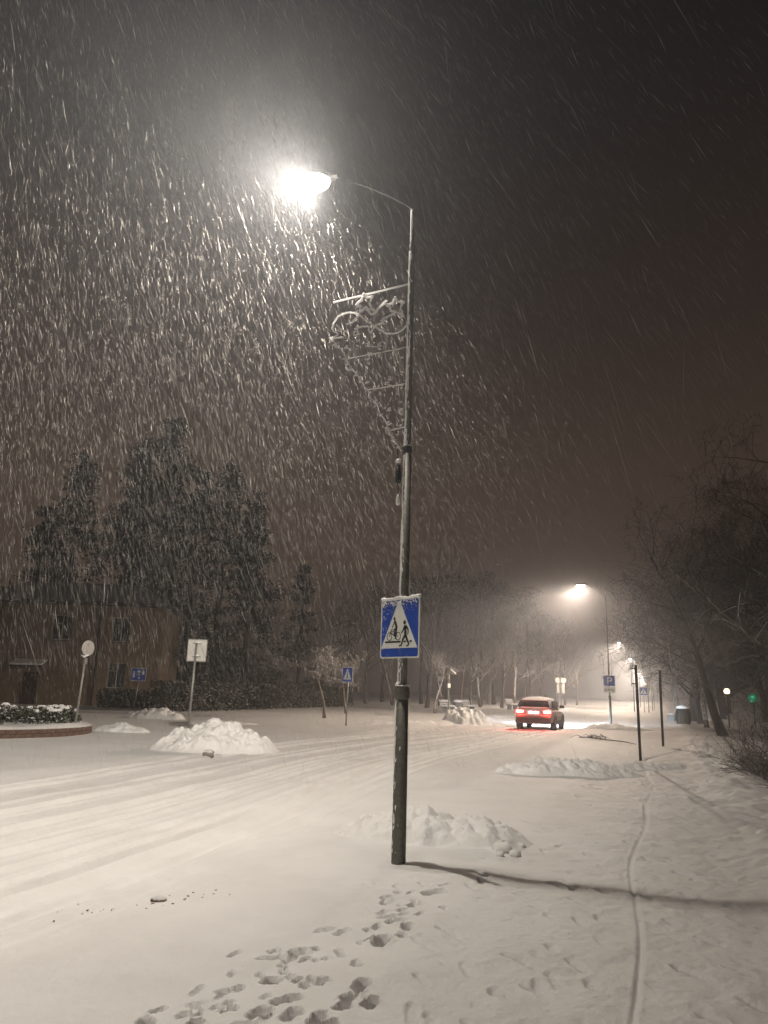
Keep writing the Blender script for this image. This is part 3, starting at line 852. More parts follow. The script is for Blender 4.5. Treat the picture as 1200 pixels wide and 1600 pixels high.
# ------------------------------------------------------------------ snow piles
def snow_pile(pos, a, b, h, rz, seed, label, res=110, chunk=4.0, rough=.35, skew=0.0):
    n = res
    u = np.linspace(-1.25, 1.25, n)
    U, V_ = np.meshgrid(u, u)
    rr = np.hypot(U * (1 + .25 * fbm(V_ * 1.5 + seed, U * 0 + seed, 2)), V_)
    an = np.arctan2(V_, U)
    edge = 1 + .45 * fbm(np.cos(an) * 1.6 + seed, np.sin(an) * 1.6 + seed * 2, 3)
    f = np.clip(1 - rr / edge, 0, 1)
    prof = (1 - (1 - f) ** 1.7) * sstep(0, .22, f)
    X = U * a; Y = V_ * b
    nz = fbm(X * 1.3 / max(h, .45) + seed, Y * 1.3 / max(h, .45) + seed, 4, .5)
    ct, cv = cells(X * chunk + seed * 3, Y * chunk + seed)
    c2, cv2 = cells(X * chunk * 2.3 + seed, Y * chunk * 2.3 + 2 * seed)
    lump = np.clip(1 - (ct / .7) ** 2, 0, 1) * (.25 + .6 * cv) + .35 * np.clip(1 - (c2 / .6) ** 2, 0, 1) * (cv2 > .45)
    Z = h * prof * (1 + skew * U) * (1 + .9 * nz) + rough * h * lump * sstep(0, .3, f) * .8
    Z = np.where(f <= 0.001, -.10, Z - .02)
    Z = Z + (.025 * fbm(X * 9, Y * 9, 4, .6)) * sstep(0, .15, f)
    wx = pos[0] + X * math.cos(rz) - Y * math.sin(rz); wy = pos[1] + X * math.sin(rz) + Y * math.cos(rz)
    Z = Z + (height(wx.ravel(), wy.ravel(), False).reshape(Z.shape) - ground_z(*pos))
    Vv = np.stack([X + .10 * h * fbm(X * 4 + 9, Z * 4, 3), Y + .10 * h * fbm(Y * 4, Z * 4 + 5, 3), Z], -1).reshape(-1, 3)
    idx = np.arange(n * n).reshape(n, n)
    F = np.stack([idx[:-1, :-1], idx[:-1, 1:], idx[1:, 1:], idx[1:, :-1]], -1).reshape(-1, 4)
    keep = (f.reshape(-1)[F] > 0).any(1)
    F = F[keep]; used, inv = np.unique(F, return_inverse=True)
    o = link('snow_pile', np_mesh('snow_pile', Vv[used], inv.reshape(F.shape), SNOW_PILE))
    o.location = gpos(*pos); o.rotation_euler = (0, 0, rz)
    return set_props(o, label, 'snow pile', 'ploughed snow piles')
snow_pile((-4.15, 20.1), 1.75, 1.3, .60, .1, 2.3, 'big conical snow pile in front of the square sign across the road', 150, 3.2, .28)
snow_pile((0.60, 9.15), 1.25, .62, .25, -.22, 7.1, 'low lumpy snow pile right behind the foot of the near lamp pole', 150, 5.0, .45, .15)
snow_pile((4.0, 16.6), 2.0, .75, .26, .35, 4.4, 'long low ploughed snow pile in front of the edge-on sign', 150, 4.5, .45)
snow_pile((6.6, 18.9), 1.5, .5, .14, .5, 14.4, 'flat ridge of snow around the foot of the edge-on sign', 90, 5, .45)
snow_pile((4.75, 42.0), 1.45, 1.2, .80, .2, 8.8, 'bright pointed snow pile by the slender pole near the benches', 90, 3, .3)
snow_pile((-10.6, 36.5), 1.5, 1.0, .42, .0, 5.9, 'small snow pile in front of the blue zone sign', 80, 3.4, .35)
snow_pile((-8.45, 25.4), 1.0, .7, .24, .0, 3.9, 'little snow heap against the end of the brick flower bed', 70, 4, .35)
snow_pile((12.0, 38.9), 2.3, .7, .22, .3, 6.6, 'low ragged snow ridge beside the foot of the parking sign lamp', 80, 3.6, .45)
snow_pile((-7.0, 33.0), 2.0, .5, .14, .3, 16.6, 'faint flat snow ridge between the square sign and the young trees', 70, 3.6, .45)
snow_pile((1.1, 38.0), 2.4, .6, .16, .4, 26.6, 'low snow ridge along the kerb left of the car', 70, 3.6, .45)
snow_pile((22.3, 51.0), 2.0, .5, .30, 1.1, 36.6, 'snow bank along the path next to the waste bin', 70, 3.6, .45)

# snow clods near the pole, and loose stones
def clod(pos, r, seed, name='snow_clod', m=None, sq=(1, 1, .75), sink=.3):
    rnd = random.Random(seed)
    mb = MB(); n = 9; k = 6; vs = []; fs = []
    for i in range(k + 1):
        ph = math.pi * i / k
        for j in range(n):
            th = 2 * math.pi * j / n
            rr = r * (1 + rnd.uniform(-.22, .22))
            vs.append((rr * sq[0] * math.sin(ph) * math.cos(th), rr * sq[1] * math.sin(ph) * math.sin(th), rr * sq[2] * math.cos(ph)))
    for i in range(k):
        for j in range(n):
            a = i * n + j; b = i * n + (j + 1) % n
            fs.append((a, b, b + n, a + n))
    o = mb.add(vs, fs).obj(name, m or SNOW_PILE, None, True)
    x, y = pos
    o.location = (x, y, float(height(np.array([x]), np.array([y]))[0]) + r * sink)
    return o
clods = [((1.37, 8.45), .10, 'roundish snow clod at the right end of the low pile'), ((1.47, 8.28), .06, 'small snow clod lying in front of the pile tip'),
         ((1.62, 8.75), .05, 'tiny snow clod right of the low pile'), ((1.30, 8.20), .045, 'tiny snow clod left of the pole shadow bend')]
for k, (p, r, lb) in enumerate(clods):
    set_props(clod(p, r, k + 3), lb, 'snow clod', 'snow clods by the low pile')
STONE = mat('brown_stone', (0.26, 0.17, 0.13), (0.13, 0.08, 0.06), 30, .9, bmp=.6, bdist=.01, snow=.9, snow_lo=.35)
set_props(clod((-1.71, 6.47), .05, 31, 'brown_stone', STONE, (1.2, .85, .75), .1), 'brown lump of frozen earth on the snow by the tyre ruts', 'stone')
set_props(clod((-4.0, 18.35), .13, 32, 'grey_stone', mat('grey_stone', (.33, .30, .26), (.2, .18, .15), 20, .9, snow=.9, snow_lo=.5), (1.2, .8, .7)), 'grey snow topped stone at the foot of the big snow pile', 'stone')
deb = MB()
for k in range(30):
    f = random.random()
    x = -2.35 + 1.15 * f + random.gauss(0, .10); y = 6.0 + .75 * f + random.gauss(0, .10)
    z = float(height(np.array([x]), np.array([y]))[0])
    r = random.uniform(.003, .009)
    d = Vector((random.uniform(-1, 1), random.uniform(-1, 1), random.uniform(-.1, .4))).normalized() * r * 2
    deb.tube([Vector((x, y, z)) - d, Vector((x, y, z + r * .5)), Vector((x, y, z)) + d], [r * .3, r, r * .3], 5)
o = deb.obj('debris', STONE, None, True)
set_props(o, 'scattered crumbs of dark earth on the snow', 'debris', None, 'stuff')

# fallen twigs on the snow right of the car
t = thing('fallen_branch', gpos(8.2, 28.4), R(-8), 'dark fallen branch with twigs lying on the snow beside the road', 'branch')
MB().tube([(-.7, .6, .04), (-.4, .35, .08), (-.1, .25, .05), (.35, -.2, .03), (.75, -.9, .03), (1.0, -1.7, 0)], [.012, .022, .025, .022, .018, .01], 6).obj('main_stem', BARKDARK, t, True)
for k in range(14):
    x = random.uniform(-.7, .3); a = random.uniform(0, 6.28); l = random.uniform(.2, .6)
    MB().tube([(x, .1, .06), (x + l * .5 * math.cos(a), .1 + l * .5 * math.sin(a), .06 + random.uniform(0, .16)), (x + l * math.cos(a), .1 + l * math.sin(a), .04 + random.uniform(0, .08))], [.014, .010, .004], 4).obj('twig', BARKDARK, t, True)

# ------------------------------------------------------------------ trees
def branch_mesh(seed, height_, trunk_r, m, spread=1.0, levels=4, kids=(8, 6, 6, 4), clear=.35, up=.35, droop=0.0, lean=(0, 0), minr=.006, first=0.55):
    rnd = random.Random(seed)
    trunk = MB(); br = MB()
    def grow(p, d, length, r, level):
        seg = 7 if level == 0 else (4 if level == 1 else 3)
        pts = [p]; cur = p; dd = d.normalized()
        for i in range(seg):
            w = .10 if level == 0 else .22
            dd = (dd + Vector((rnd.gauss(0, w), rnd.gauss(0, w), rnd.gauss(0, w * .7) + (up if level else .25) * .15 - droop * .12 * level))).normalized()
            cur = cur + dd * length / seg
            pts.append(cur)
        rad = [max(r * (1 - .78 * i / seg), minr * .6) for i in range(seg + 1)]
        if level == 0:
            rad[0] = r * 1.35
        (trunk if level == 0 else br).tube(pts, rad, 9 if level == 0 else (5 if level == 1 else 3), cap=level < 2)
        if level + 1 > levels: return
        n = kids[level] if level < len(kids) else 3
        for k in range(n):
            f = clear + (1 - clear) * (k + rnd.random()) / n if level == 0 else .18 + .82 * (k + rnd.random()) / n
            f = min(f, .98)
            i = min(int(f * seg), seg - 1); u = f * seg - i
            q = pts[i].lerp(pts[i + 1], u)
            ax = (pts[i + 1] - pts[i]).normalized()
            side = ax.orthogonal().normalized()
            side = Matrix.Rotation(rnd.uniform(0, 2 * math.pi), 3, ax) @ side
            nd = (ax * (.55 if level else .45) + side * (.85 * spread) + Vector((0, 0, up * .5)) - Vector((0, 0, droop * .4 * level))).normalized()
            ln = length * (first if level == 0 else .52) * rnd.uniform(.7, 1.15) * (1.15 - .5 * f if level == 0 else 1)
            grow(q, nd, ln, max(rad[i] * .55, minr), level + 1)
    grow(Vector((0, 0, -.1)), Vector((lean[0], lean[1], 1)), height_, trunk_r, 0)
    return trunk.mesh(m, True, 'trunk'), br.mesh(m, True, 'crown')
def conifer_mesh(seed, h, pine=False):
    rnd = np.random.default_rng(seed)
    tr = MB().tube([(0, 0, -.1), (.05, 0, h * .35), (-.05, .05, h * .7), (0, 0, h)], [.28, .22, .14, .03], 8).mesh(BARKDARK, True, 'trunk')
    cl = []
    if pine:
        for k in range(34):
            z = h * rnd.uniform(.45, 1.0); r = (1.0 - abs(z / h - .72) * 2.2) * h * .17 + .5
            a = rnd.uniform(0, 6.28); rr = r * math.sqrt(rnd.random())
            cl.append((rr * math.cos(a), rr * math.sin(a), z, rnd.uniform(.9, 1.6), .6))
    else:
        for k in range(70):
            f = rnd.random() ** .8; z = h * (.12 + .88 * f); r = (1 - f) * h * .20 + .25
            a = rnd.uniform(0, 6.28); rr = r * rnd.uniform(.35, 1.0)
            cl.append((rr * math.cos(a), rr * math.sin(a), z - rr * .25, rnd.uniform(.6, 1.1) * (1.2 - .5 * f), .5))
    V = []
    for (cx_, cy2, cz, s, fl) in cl:
        n = 80
        p = rnd.normal(size=(n, 3)) * np.array([s, s, s * fl]) * .55 + np.array([cx_, cy2, cz])
        d = rnd.normal(size=(n, 3)); d /= np.linalg.norm(d, axis=1, keepdims=True)
        e = rnd.normal(size=(n, 3)); e /= np.linalg.norm(e, axis=1, keepdims=True)
        L = rnd.uniform(.25, .55, (n, 1)); w = .09
        V.append(np.stack([p - d * L * .5 - e * w, p - d * L * .5 + e * w, p + d * L * .5], 1))
    V = np.concatenate(V).reshape(-1, 3)
    F = np.arange(len(V)).reshape(-1, 3)
    return tr, np_mesh('crown', V, F, NEEDLE, False)
TV = {}
TV['park'] = [branch_mesh(21 + k, 11.5, .17, BARKPALE, .8, 3, (13, 7, 6), .22, .5, minr=.012) for k in range(3)]
TV['row'] = [branch_mesh(51 + k, 10.5, .18, BARKDARK, 1.05, 4, (15, 8, 6, 3), .16, .25, .12, minr=.013) for k in range(3)]
TV['young'] = [branch_mesh(81 + k, 2.35, .07, BARKPALE, 1.5, 4, (9, 5, 4, 3), .66, .30, 0, minr=.009, first=.72) for k in range(2)]
TV['conifer'] = [conifer_mesh(5 + k, 20.0) for k in range(2)]
TV['pine'] = [conifer_mesh(15 + k, 17.0, True) for k in range(3)]
TV['lean'] = [branch_mesh(97, 9.0, .19, BARKDARK, 1.0, 4, (10, 6, 5, 3), .28, .25, .1, (-.30, .0), minr=.010)]
TV['near'] = [branch_mesh(131, 8.5, .16, BARK, 1.25, 4, (13, 7, 6, 4), .18, .12, .25, minr=.007)]
def tree(name, kind, var, pos, rz, sc, label, group, cat='tree'):
    t = thing(name, gpos(*pos), rz, label, cat, group)
    t.scale = (sc, sc, sc) if not hasattr(sc, '__len__') else sc
    tr, cr = TV[kind][var % len(TV[kind])]
    link('trunk', tr, t); link('crown', cr, t)
    return t
ORD = ['first', 'second', 'third', 'fourth', 'fifth', 'sixth', 'seventh', 'eighth', 'ninth', 'tenth', 'eleventh', 'twelfth', 'thirteenth', 'fourteenth', 'fifteenth', 'sixteenth', 'seventeenth', 'eighteenth']
# young trees across the road
tree('young_tree', 'young', 0, (-2.95, 42.2), 1.0, 1.35, 'young bare tree left of the small crossing sign, forked crown', 'young bare trees')
tree('young_tree', 'young', 1, (-2.12, 50.8), 2.2, 1.3, 'slimmer young bare tree right behind the small crossing sign', 'young bare trees')
tree('young_tree', 'young', 0, (4.3, 58.0), 3.9, 1.6, 'spreading young bare tree beside the left bench', 'young bare trees')
# park trunks behind the benches
park = [(4.84, 75.6, 1.15), (7.09, 87.8, 1.0), (6.69, 78.0, .9), (10.78, 101, 1.0), (10.75, 89.3, .9), (11.76, 87.4, .95), (14.18, 87.3, 1.0), (17.8, 98.8, 1.0), (20.5, 106.6, .9),
        (1.6, 82, 1.05), (-1.5, 88, 1.1), (24.0, 112, .95), (27.5, 118, .9), (31, 126, 1.0), (34.5, 132, .9), (15.5, 108, 1.05), (-5.5, 84, 1.0)]
park.sort(key=lambda p: p[0] / p[1])
for k, (x, y, s) in enumerate(park):
    tree('bare_tree', 'park', k, (x, y), k * 1.9, (s, s, s * (1 + .12 * math.sin(k * 2.3))), f'{ORD[k]} from the left of the pale bare park trees behind the benches', 'bare park trees')
# pines rising behind
pines = [(0.5, 104, .9), (5.5, 98, 1.0), (10, 110, 1.08), (13.5, 100, 1.06), (17, 112, 1.1), (20.5, 104, .92), (23.5, 118, .9), (-4.5, 108, .82), (27, 126, .85), (8, 122, 1.1), (33, 140, .9)]
pines.sort(key=lambda p: p[0] / p[1])
for k, (x, y, s) in enumerate(pines):
    tree('pine_tree', 'pine', k, (x, y), k * 1.3, s, f'{ORD[k]} from the left of the tall dark pines looming behind the park', 'tall dark pines')
# dark conifers behind the house
con = [(-24.5, 71, 1.1), (-20.3, 69, 1.0), (-16.3, 63, 1.0), (-12.6, 70, .9), (-31, 66, .85), (-26.5, 62, 1.05), (-22.5, 66, 1.2), (-18.5, 61, 1.2), (-14.5, 66, 1.1), (-11, 62, .9), (-7.5, 70, .65), (-35, 62, .8)]
con.sort(key=lambda p: p[0] / p[1])
for k, (x, y, s) in enumerate(con):
    tree('spruce_tree', 'conifer', k, (x, y), k * 2.1, (s * 1.15, s * 1.15, s), f'{ORD[k]} from the left of the dark spruces behind the house', 'dark spruces')
# row of trees along the path on the right
tree('leaning_tree', 'lean', 0, (15.6, 34.5), R(0), 1.0, 'dark bare tree with a leaning trunk right of the path', 'trees along the path')
tree('forked_tree', 'young', 1, (19.3, 44.8), .4, 2.0, 'low forked tree with snow in its fork, beside the leaning tree', 'trees along the path')
row = [(21.8, 51.4, .95), (23.6, 56.9, 1.05), (26.1, 61.7, .9), (29.6, 66.5, 1.0), (30.5, 60, 1.25), (24.8, 47.5, 1.15), (33.5, 74, 1.0), (38.5, 84, 1.0), (44, 95, 1.0), (50, 108, 1.0), (22.6, 39.5, 1.2), (35, 68, 1.2), (27.5, 53, 1.2), (30, 66, 1.1)]
row.sort(key=lambda p: p[0] / p[1])
for k, (x, y, s) in enumerate(row):
    tree('bare_tree', 'row', k, (x, y), k * 2.4, (s, s, s), f'{ORD[k]} from the road side in the dark row of bare trees along the path', 'trees along the path')
tree('bare_tree', 'near', 0, (12.4, 20.8), 2.0, 1.0, 'nearest bare tree, its snowy boughs reaching in at the right edge', 'trees along the path')

# bare shrub at the right edge
def shrub_mesh(seed, n, h, sp, m):
    rnd = random.Random(seed); b = MB()
    def tw(p, d, l, r, lv):
        pts = [p]; dd = d
        for i in range(3):
            dd = (dd + Vector((rnd.gauss(0, .25), rnd.gauss(0, .25), rnd.gauss(.02, .18)))).normalized()
            pts.append(pts[-1] + dd * l / 3)
        b.tube(pts, [r, r * .8, r * .6, r * .35], 4 if lv == 0 else 3, cap=False)
        if lv < 3:
            for k in range(4 if lv < 2 else 3):
                i = rnd.randint(1, 3)
                nd = (dd + Vector((rnd.gauss(0, .7), rnd.gauss(0, .7), rnd.gauss(0, .4)))).normalized()
                tw(pts[i], nd, l * rnd.uniform(.4, .65), r * .6, lv + 1)
    for k in range(n):
        a = rnd.uniform(0, 6.28); e = rnd.uniform(.05, 1.2)
        d = Vector((math.cos(a) * sp, math.sin(a) * sp, e)).normalized()
        tw(Vector((rnd.gauss(0, .15), rnd.gauss(0, .15), -.03)), d, h * rnd.uniform(.6, 1.0), .011, 0)
    return b.mesh(m, True, 'twigs')
sm = shrub_mesh(5, 60, 1.2, 1.0, mat('twig_bark', (.075, .05, .038), (.04, .028, .02), 14, .85, snow=.6, snow_lo=.5))
for (x, y, s, rz, lb) in ((8.35, 14.9, 1.05, 0, 'dense bare twiggy shrub at the right edge of the picture'), (9.1, 17.0, 1.15, 2.0, 'taller bare shrub just behind the dense twiggy shrub')):
    t = thing('bare_shrub', gpos(x, y), rz, lb, 'shrub', 'bare shrubs'); t.scale = (s, s, s)
    link('twigs', sm, t)

# ------------------------------------------------------------------ hedge, flower bed
def leaf_cloud(pts, rnd, size, m, name='foliage'):
    n = len(pts)
    d = rnd.normal(size=(n, 3)); d /= np.linalg.norm(d, axis=1, keepdims=True)
    e = np.cross(d, rnd.normal(size=(n, 3))); e /= np.linalg.norm(e, axis=1, keepdims=True) + 1e-9
    L = rnd.uniform(.6, 1.4, (n, 1)) * size
    V = np.stack([pts - d * L, pts + e * L * .45, pts + d * L, pts - e * L * .45], 1).reshape(-1, 3)
    return np_mesh(name, V, np.arange(len(V)).reshape(-1, 4), m, False)
def hedge(p0, p1, h, w, label, seed):
    rnd = np.random.default_rng(seed)
    p0 = Vector((*p0, 0)); p1 = Vector((*p1, 0)); L = (p1 - p0).length
    d = (p1 - p0).normalized(); rz = math.atan2(d.y, d.x)
    t = thing('clipped_hedge', gpos(p0.x, p0.y), rz, label, 'hedge')
    n = int(L * 700)
    x = rnd.uniform(0, L, n); z = h * rnd.random(n) ** .7; y = rnd.uniform(-.5, .5, n) * w
    y = np.where(rnd.random(n) < .6, np.sign(y) * w * .5 + rnd.normal(0, .07, n), y)
    z = z + .12 * fbm(x * .8, y, 3) + rnd.normal(0, .05, n)
    link('foliage', leaf_cloud(np.stack([x, y, np.clip(z, .02, 9)], 1), rnd, .10, HEDGE), t)
    for k in range(int(L / 1.2)):
        link('stem', cached(('stem', h), lambda: MB().tube([(0, 0, -.1), (.1, .05, h * .5), (0, 0, h * .9)], [.03, .02, .01], 4, False).mesh(BARKDARK, True)), t, (k * 1.2 + .3, 0, 0))
hedge((-12.6, 43.6), (-3.0, 72.5), 1.75, 1.2, 'long dark clipped hedge behind the young trees', 4)
hedge((-18.0, 49.0), (-13.6, 49.5), 1.1, 1.0, 'short dark hedge by the blue zone sign', 9)

BRICK = mat('red_brick_edging', (0.16, 0.10, 0.075), (0.09, 0.058, 0.045), 5, .85, bmp=.5, bdist=.02)
bedc = Vector((-11.6, 23.0, 0))
t = thing('flower_bed', gpos(bedc.x, bedc.y), R(52), 'raised oval flower bed with rust red brick edging and snowy evergreens', 'flower bed')
A_, B_ = 3.0, 2.2
def oval(k, n, da=0.0):
    a = 2 * math.pi * k / n
    return Vector(((A_ + da) * math.cos(a), (B_ + da) * math.sin(a), 0))
NB = 64
for course in range(2):
    for k in range(NB):
        kk = k + .5 * (course % 2)
        p = oval(kk, NB); nx = oval(kk + .5, NB) - oval(kk - .5, NB)
        key = ('brick',)
        ln = nx.length
        me = cached('brick', lambda: MB().box((0, 0, 0), (1, .12, .115)).mesh(BRICK))
        o = link('brick', me, t, (p.x, p.y, .045 + course * .125))
        o.rotation_euler = (0, 0, math.atan2(nx.y, nx.x)); o.scale = (ln * .965, 1, 1)
# snow lying inside the bed and on its rim
n = 40; rings = 12; vs = []; fs = []
for i in range(rings):
    for k in range(n):
        p = oval(k, n) * (1.03 * (1 - i / rings))
        vs.append((p.x, p.y, .25 + .06 * math.sin(k * .8) * (i > 0) * .4 + (.05 + .03 * random.random()) * (i > 0) + (0.0 if i else -.03)))
for i in range(rings - 1):
    for k in range(n):
        a = i * n + k; b = i * n + (k + 1) % n
        fs.append((a, b, b + n, a + n))
fs.append(tuple((rings - 1) * n + k for k in range(n)))
MB().add(vs, fs).obj('snow_cover', SNOW_PILE, t, True)
EVER = mat('juniper', (.05, .06, .035), (.03, .035, .02), 4, .8, snow=.7, snow_lo=.5)
rb = np.random.default_rng(8)
for k, (x, y, r, h) in enumerate(((2.2, .2, .8, .5), (1.1, -.8, .9, .55), (.2, .3, .9, .6), (-1.0, -.7, .9, .5), (-1.9, .3, .9, .55), (1.0, .8, .8, .45), (-.6, 1.2, .8, .5))):
    M = Matrix.Rotation(R(52), 3, 'Z') @ Vector((x, y, 0)) + bedc
    bt = thing('evergreen_bush', (M.x, M.y, ground_z(M.x, M.y) + .28), 0, f'{ORD[k]} from the road end of the low evergreen bushes in the brick bed', 'bush', 'bushes in the flower bed')
    n = 1500
    p = rb.normal(size=(n, 3)); p /= np.linalg.norm(p, axis=1, keepdims=True)
    p *= (rb.random((n, 1)) ** .35); p[:, 2] = np.abs(p[:, 2])
    p = p * np.array([r, r, h]) * (1 + .3 * fbm(p[:, 0] * 3 + k, p[:, 1] * 3, 2))[:, None]
    link('foliage', leaf_cloud(p, rb, .055, EVER), bt)
    q = rb.uniform(-1, 1, (60, 2)) * r * .6
    mb = MB()
    for j in range(9):
        a = j * .7; mb.tube([(0, 0, -.1), (r * .5 * math.cos(a), r * .5 * math.sin(a), h * .45), (r * .85 * math.cos(a), r * .85 * math.sin(a), h * .6)], [.02, .014, .005], 4, False)
    mb.obj('stems', BARKDARK, bt, True)
    sc_ = MB()
    for j in range(9):
        a = random.uniform(0, 6.28); rr = r * math.sqrt(random.random()) * .7; z = h * math.sqrt(max(0, 1 - (rr / r) ** 2)) * .95
        c0 = Vector((rr * math.cos(a), rr * math.sin(a), z))
        dd = Vector((random.uniform(-1, 1), random.uniform(-1, 1), 0)).normalized() * random.uniform(.08, .2)
        sc_.tube([c0 - dd, c0 - dd * .4 + Vector((0, 0, .02)), c0 + dd * .4 + Vector((0, 0, .025)), c0 + dd], [.015, .06, .055, .015], 6)
    sc_.obj('snow_cap', SNOW_PILE, bt, True)

# ------------------------------------------------------------------ house on the left
PLASTER = mat('ochre_plaster', (0.24, 0.185, 0.13), (0.17, 0.13, 0.092), 1.2, .9, bmp=.2, bdist=.02)
ROOF = mat('roof_sheet', (.06, .05, .045), None, 3, .7, snow=.5, snow_lo=.6)
PANE = mat('window_glass', (.012, .013, .015), None, 2, .12, spec=.6)
CURTAIN = mat('pale_curtain', (.34, .32, .29), (.24, .22, .2), 4, .9)
hz = gpos(-21.5, 51.0)
house = thing('house', (hz[0], hz[1], hz[2] - .1), R(8), 'ochre two storey house with dark windows, dim behind the flower bed', 'house')
HW, HD, HH = 13.0, 9.0, 6.9
openings = [(-5.6, -4.5, 1.0, 4.0), (-1.0, .4, 4.4, 6.1), (3.0, 4.2, 4.4, 6.1), (3.0, 4.2, 1.3, 3.0)]
xs = sorted({-HW / 2, HW / 2, *[o_[0] for o_ in openings], *[o_[1] for o_ in openings]}); zs = sorted({0, HH, *[o_[2] for o_ in openings], *[o_[3] for o_ in openings]})
w = MB()
for i in range(len(xs) - 1):
    for j in range(len(zs) - 1):
        cxm = (xs[i] + xs[i + 1]) / 2; czm = (zs[j] + zs[j + 1]) / 2
        if any(a < cxm < b and c < czm < d for a, b, c, d in openings): continue
        w.add([(xs[i], 0, zs[j]), (xs[i + 1], 0, zs[j]), (xs[i + 1], 0, zs[j + 1]), (xs[i], 0, zs[j + 1])], [(0, 1, 2, 3)])
for a, b, c, d in openings:
    w.add([(a, 0, c), (b, 0, c), (b, 0, d), (a, 0, d), (a, .3, c), (b, .3, c), (b, .3, d), (a, .3, d)], [(0, 4, 5, 1), (1, 5, 6, 2), (2, 6, 7, 3), (3, 7, 4, 0)])
w.add([(-HW / 2, 0, 0), (-HW / 2, HD, 0), (-HW / 2, HD, HH), (-HW / 2, 0, HH), (HW / 2, 0, 0), (HW / 2, HD, 0), (HW / 2, HD, HH), (HW / 2, 0, HH)], [(0, 3, 2, 1), (4, 5, 6, 7), (1, 2, 6, 5)])
w.obj('wall', PLASTER, house)
for k, (a, b, c, d) in enumerate(openings):
    wn = MB()
    for (x0, x1, z0, z1) in ((a, b, c, c + .07), (a, b, d - .07, d), (a, a + .07, c + .07, d - .07), (b - .07, b, c + .07, d - .07), ((a + b) / 2 - .035, (a + b) / 2 + .035, c + .07, d - .07), (a + .07, (a + b) / 2 - .035, c + (d - c) * .66, c + (d - c) * .66 + .05)):
        wn.box(((x0 + x1) / 2, .22, (z0 + z1) / 2), (x1 - x0, .07, z1 - z0))
    wo = wn.obj('window', mat('window_frame', (.42, .40, .36), None, 4, .6), house)
    MB().box(((a + b) / 2, .25, (c + d) / 2), (b - a, .012, d - c)).obj('pane', PANE, wo)
    MB().box(((a + b) / 2, -.04, c - .03), (b - a + .2, .22, .05)).obj('sill', ROOF, wo)
    if k == 0:
        MB().plate([(a + .1, c + .1), (a + .45, c + .1), (a + .30, d - .1), (a + .1, d - .1)], .20, .21).obj('curtain', CURTAIN, wo)
        MB().plate([(b - .1, d - .1), (b - .3, d - .1), (b - .45, c + .1), (b - .1, c + .1)], .20, .21).obj('curtain', CURTAIN, wo)
MB().add([(-HW / 2 - .5, -.5, HH - .05), (HW / 2 + .5, -.5, HH - .05), (HW / 2 + .5, HD + .5, HH - .05), (-HW / 2 - .5, HD + .5, HH - .05), (-HW / 2 - .5, -.5, HH + .15), (HW / 2 + .5, -.5, HH + .15),
          (HW / 2 + .5, HD + .5, HH + .15), (-HW / 2 - .5, HD + .5, HH + .15), (-HW / 2 + 2.5, HD / 2, HH + 2.0), (HW / 2 - 2.5, HD / 2, HH + 2.0)],
         [(0, 3, 2, 1), (0, 1, 5, 4), (1, 2, 6, 5), (2, 3, 7, 6), (3, 0, 4, 7), (4, 5, 9, 8), (5, 6, 9), (6, 7, 8, 9), (7, 4, 8)]).obj('roof', ROOF, house)
MB().tube([(2.2, -.1, 0), (2.2, -.1, HH - .1)], .06, 8).obj('downpipe', ROOF, house, True)
pc = MB().box((-1.9, -.7, 2.75), (2.0, 1.4, .12), 0, ('X', R(14))).obj('porch_canopy', ROOF, house)
MB().box((-1.9, -.72, 2.86), (1.96, 1.36, .09), 0, ('X', R(14))).obj('canopy_snow', SNOW_PILE, pc)
dr = MB().box((-1.9, -.02, 1.1), (1.0, .06, 2.2)).obj('door', mat('house_door', (.06, .035, .025), None, 3, .6), house)
MB().tube([(-1.55, -.06, 1.1), (-1.55, -.12, 1.1), (-1.45, -.12, 1.1)], .015, 6).obj('handle', GALV, dr, True)

# ------------------------------------------------------------------ benches and bins
def bench(pos, rz, label, sc=1.0):
    t = thing('park_bench', gpos(*pos), rz, label, 'bench', 'snow covered benches'); t.scale = (sc, sc, sc)
    # seat looks along -Y, length along X
    for k in range(4):
        link('seat_slat', cached('slat', lambda: MB().box((0, 0, 0), (1.8, .10, .035)).mesh(WOOD)), t, (0, -.22 + k * .125, .45))
    for k in range(3):
        o = link('back_slat', cached('slat', None), t, (0, .30 + k * .045, .58 + k * .14)); o.rotation_euler = (R(72), 0, 0)
    for x in (-.7, .7):
        o = link('leg', cached('bleg', lambda: MB().box((0, -.02, .21), (.07, .44, .42)).box((0, .30, .63), (.07, .05, .50), 0, ('X', R(-16))).mesh(mat('concrete', (.22, .21, .2), None, 8, .9))), t, (x, 0, 0))
    def sn():
        m = MB(); n = 20; k = 7; vs = []; fs = []
        for i in range(n):
            for j in range(k):
                u = i / (n - 1); v = j / (k - 1)
                e = min(1, 6 * min(u, 1 - u, v, 1 - v)) ** .5
                vs.append((-.9 + 1.8 * u, -.28 + .5 * v, .468 + .10 * e + .015 * math.sin(i * 1.3 + j)))
        for i in range(n - 1):
            for j in range(k - 1):
                a = i * k + j; fs.append((a, a + k, a + k + 1, a + 1))
        return m.add(vs, fs).mesh(SNOW_PILE, True)
    link('seat_snow', cached('bsn', sn), t)
    def bs():
        m = MB()
        m.tube([(-.9 + 1.8 * i / 12, .42, .945 + .008 * math.sin(i * 1.9)) for i in range(13)], .035, 6)
        for k in range(3):
            m.tube([(-.88 + 1.76 * i / 12, .272 + k * .045, .57 + k * .14 + .012 * math.sin(i * 1.3 + k)) for i in range(13)], [.036 + .012 * math.sin(i * 2.1 + k) for i in range(13)], 6)
        return m.mesh(SNOW_PILE, True)
    link('back_snow', cached('bbs', bs), t)
bench((5.6, 60.5), R(58), 'leftmost snow covered bench behind the slender pole')
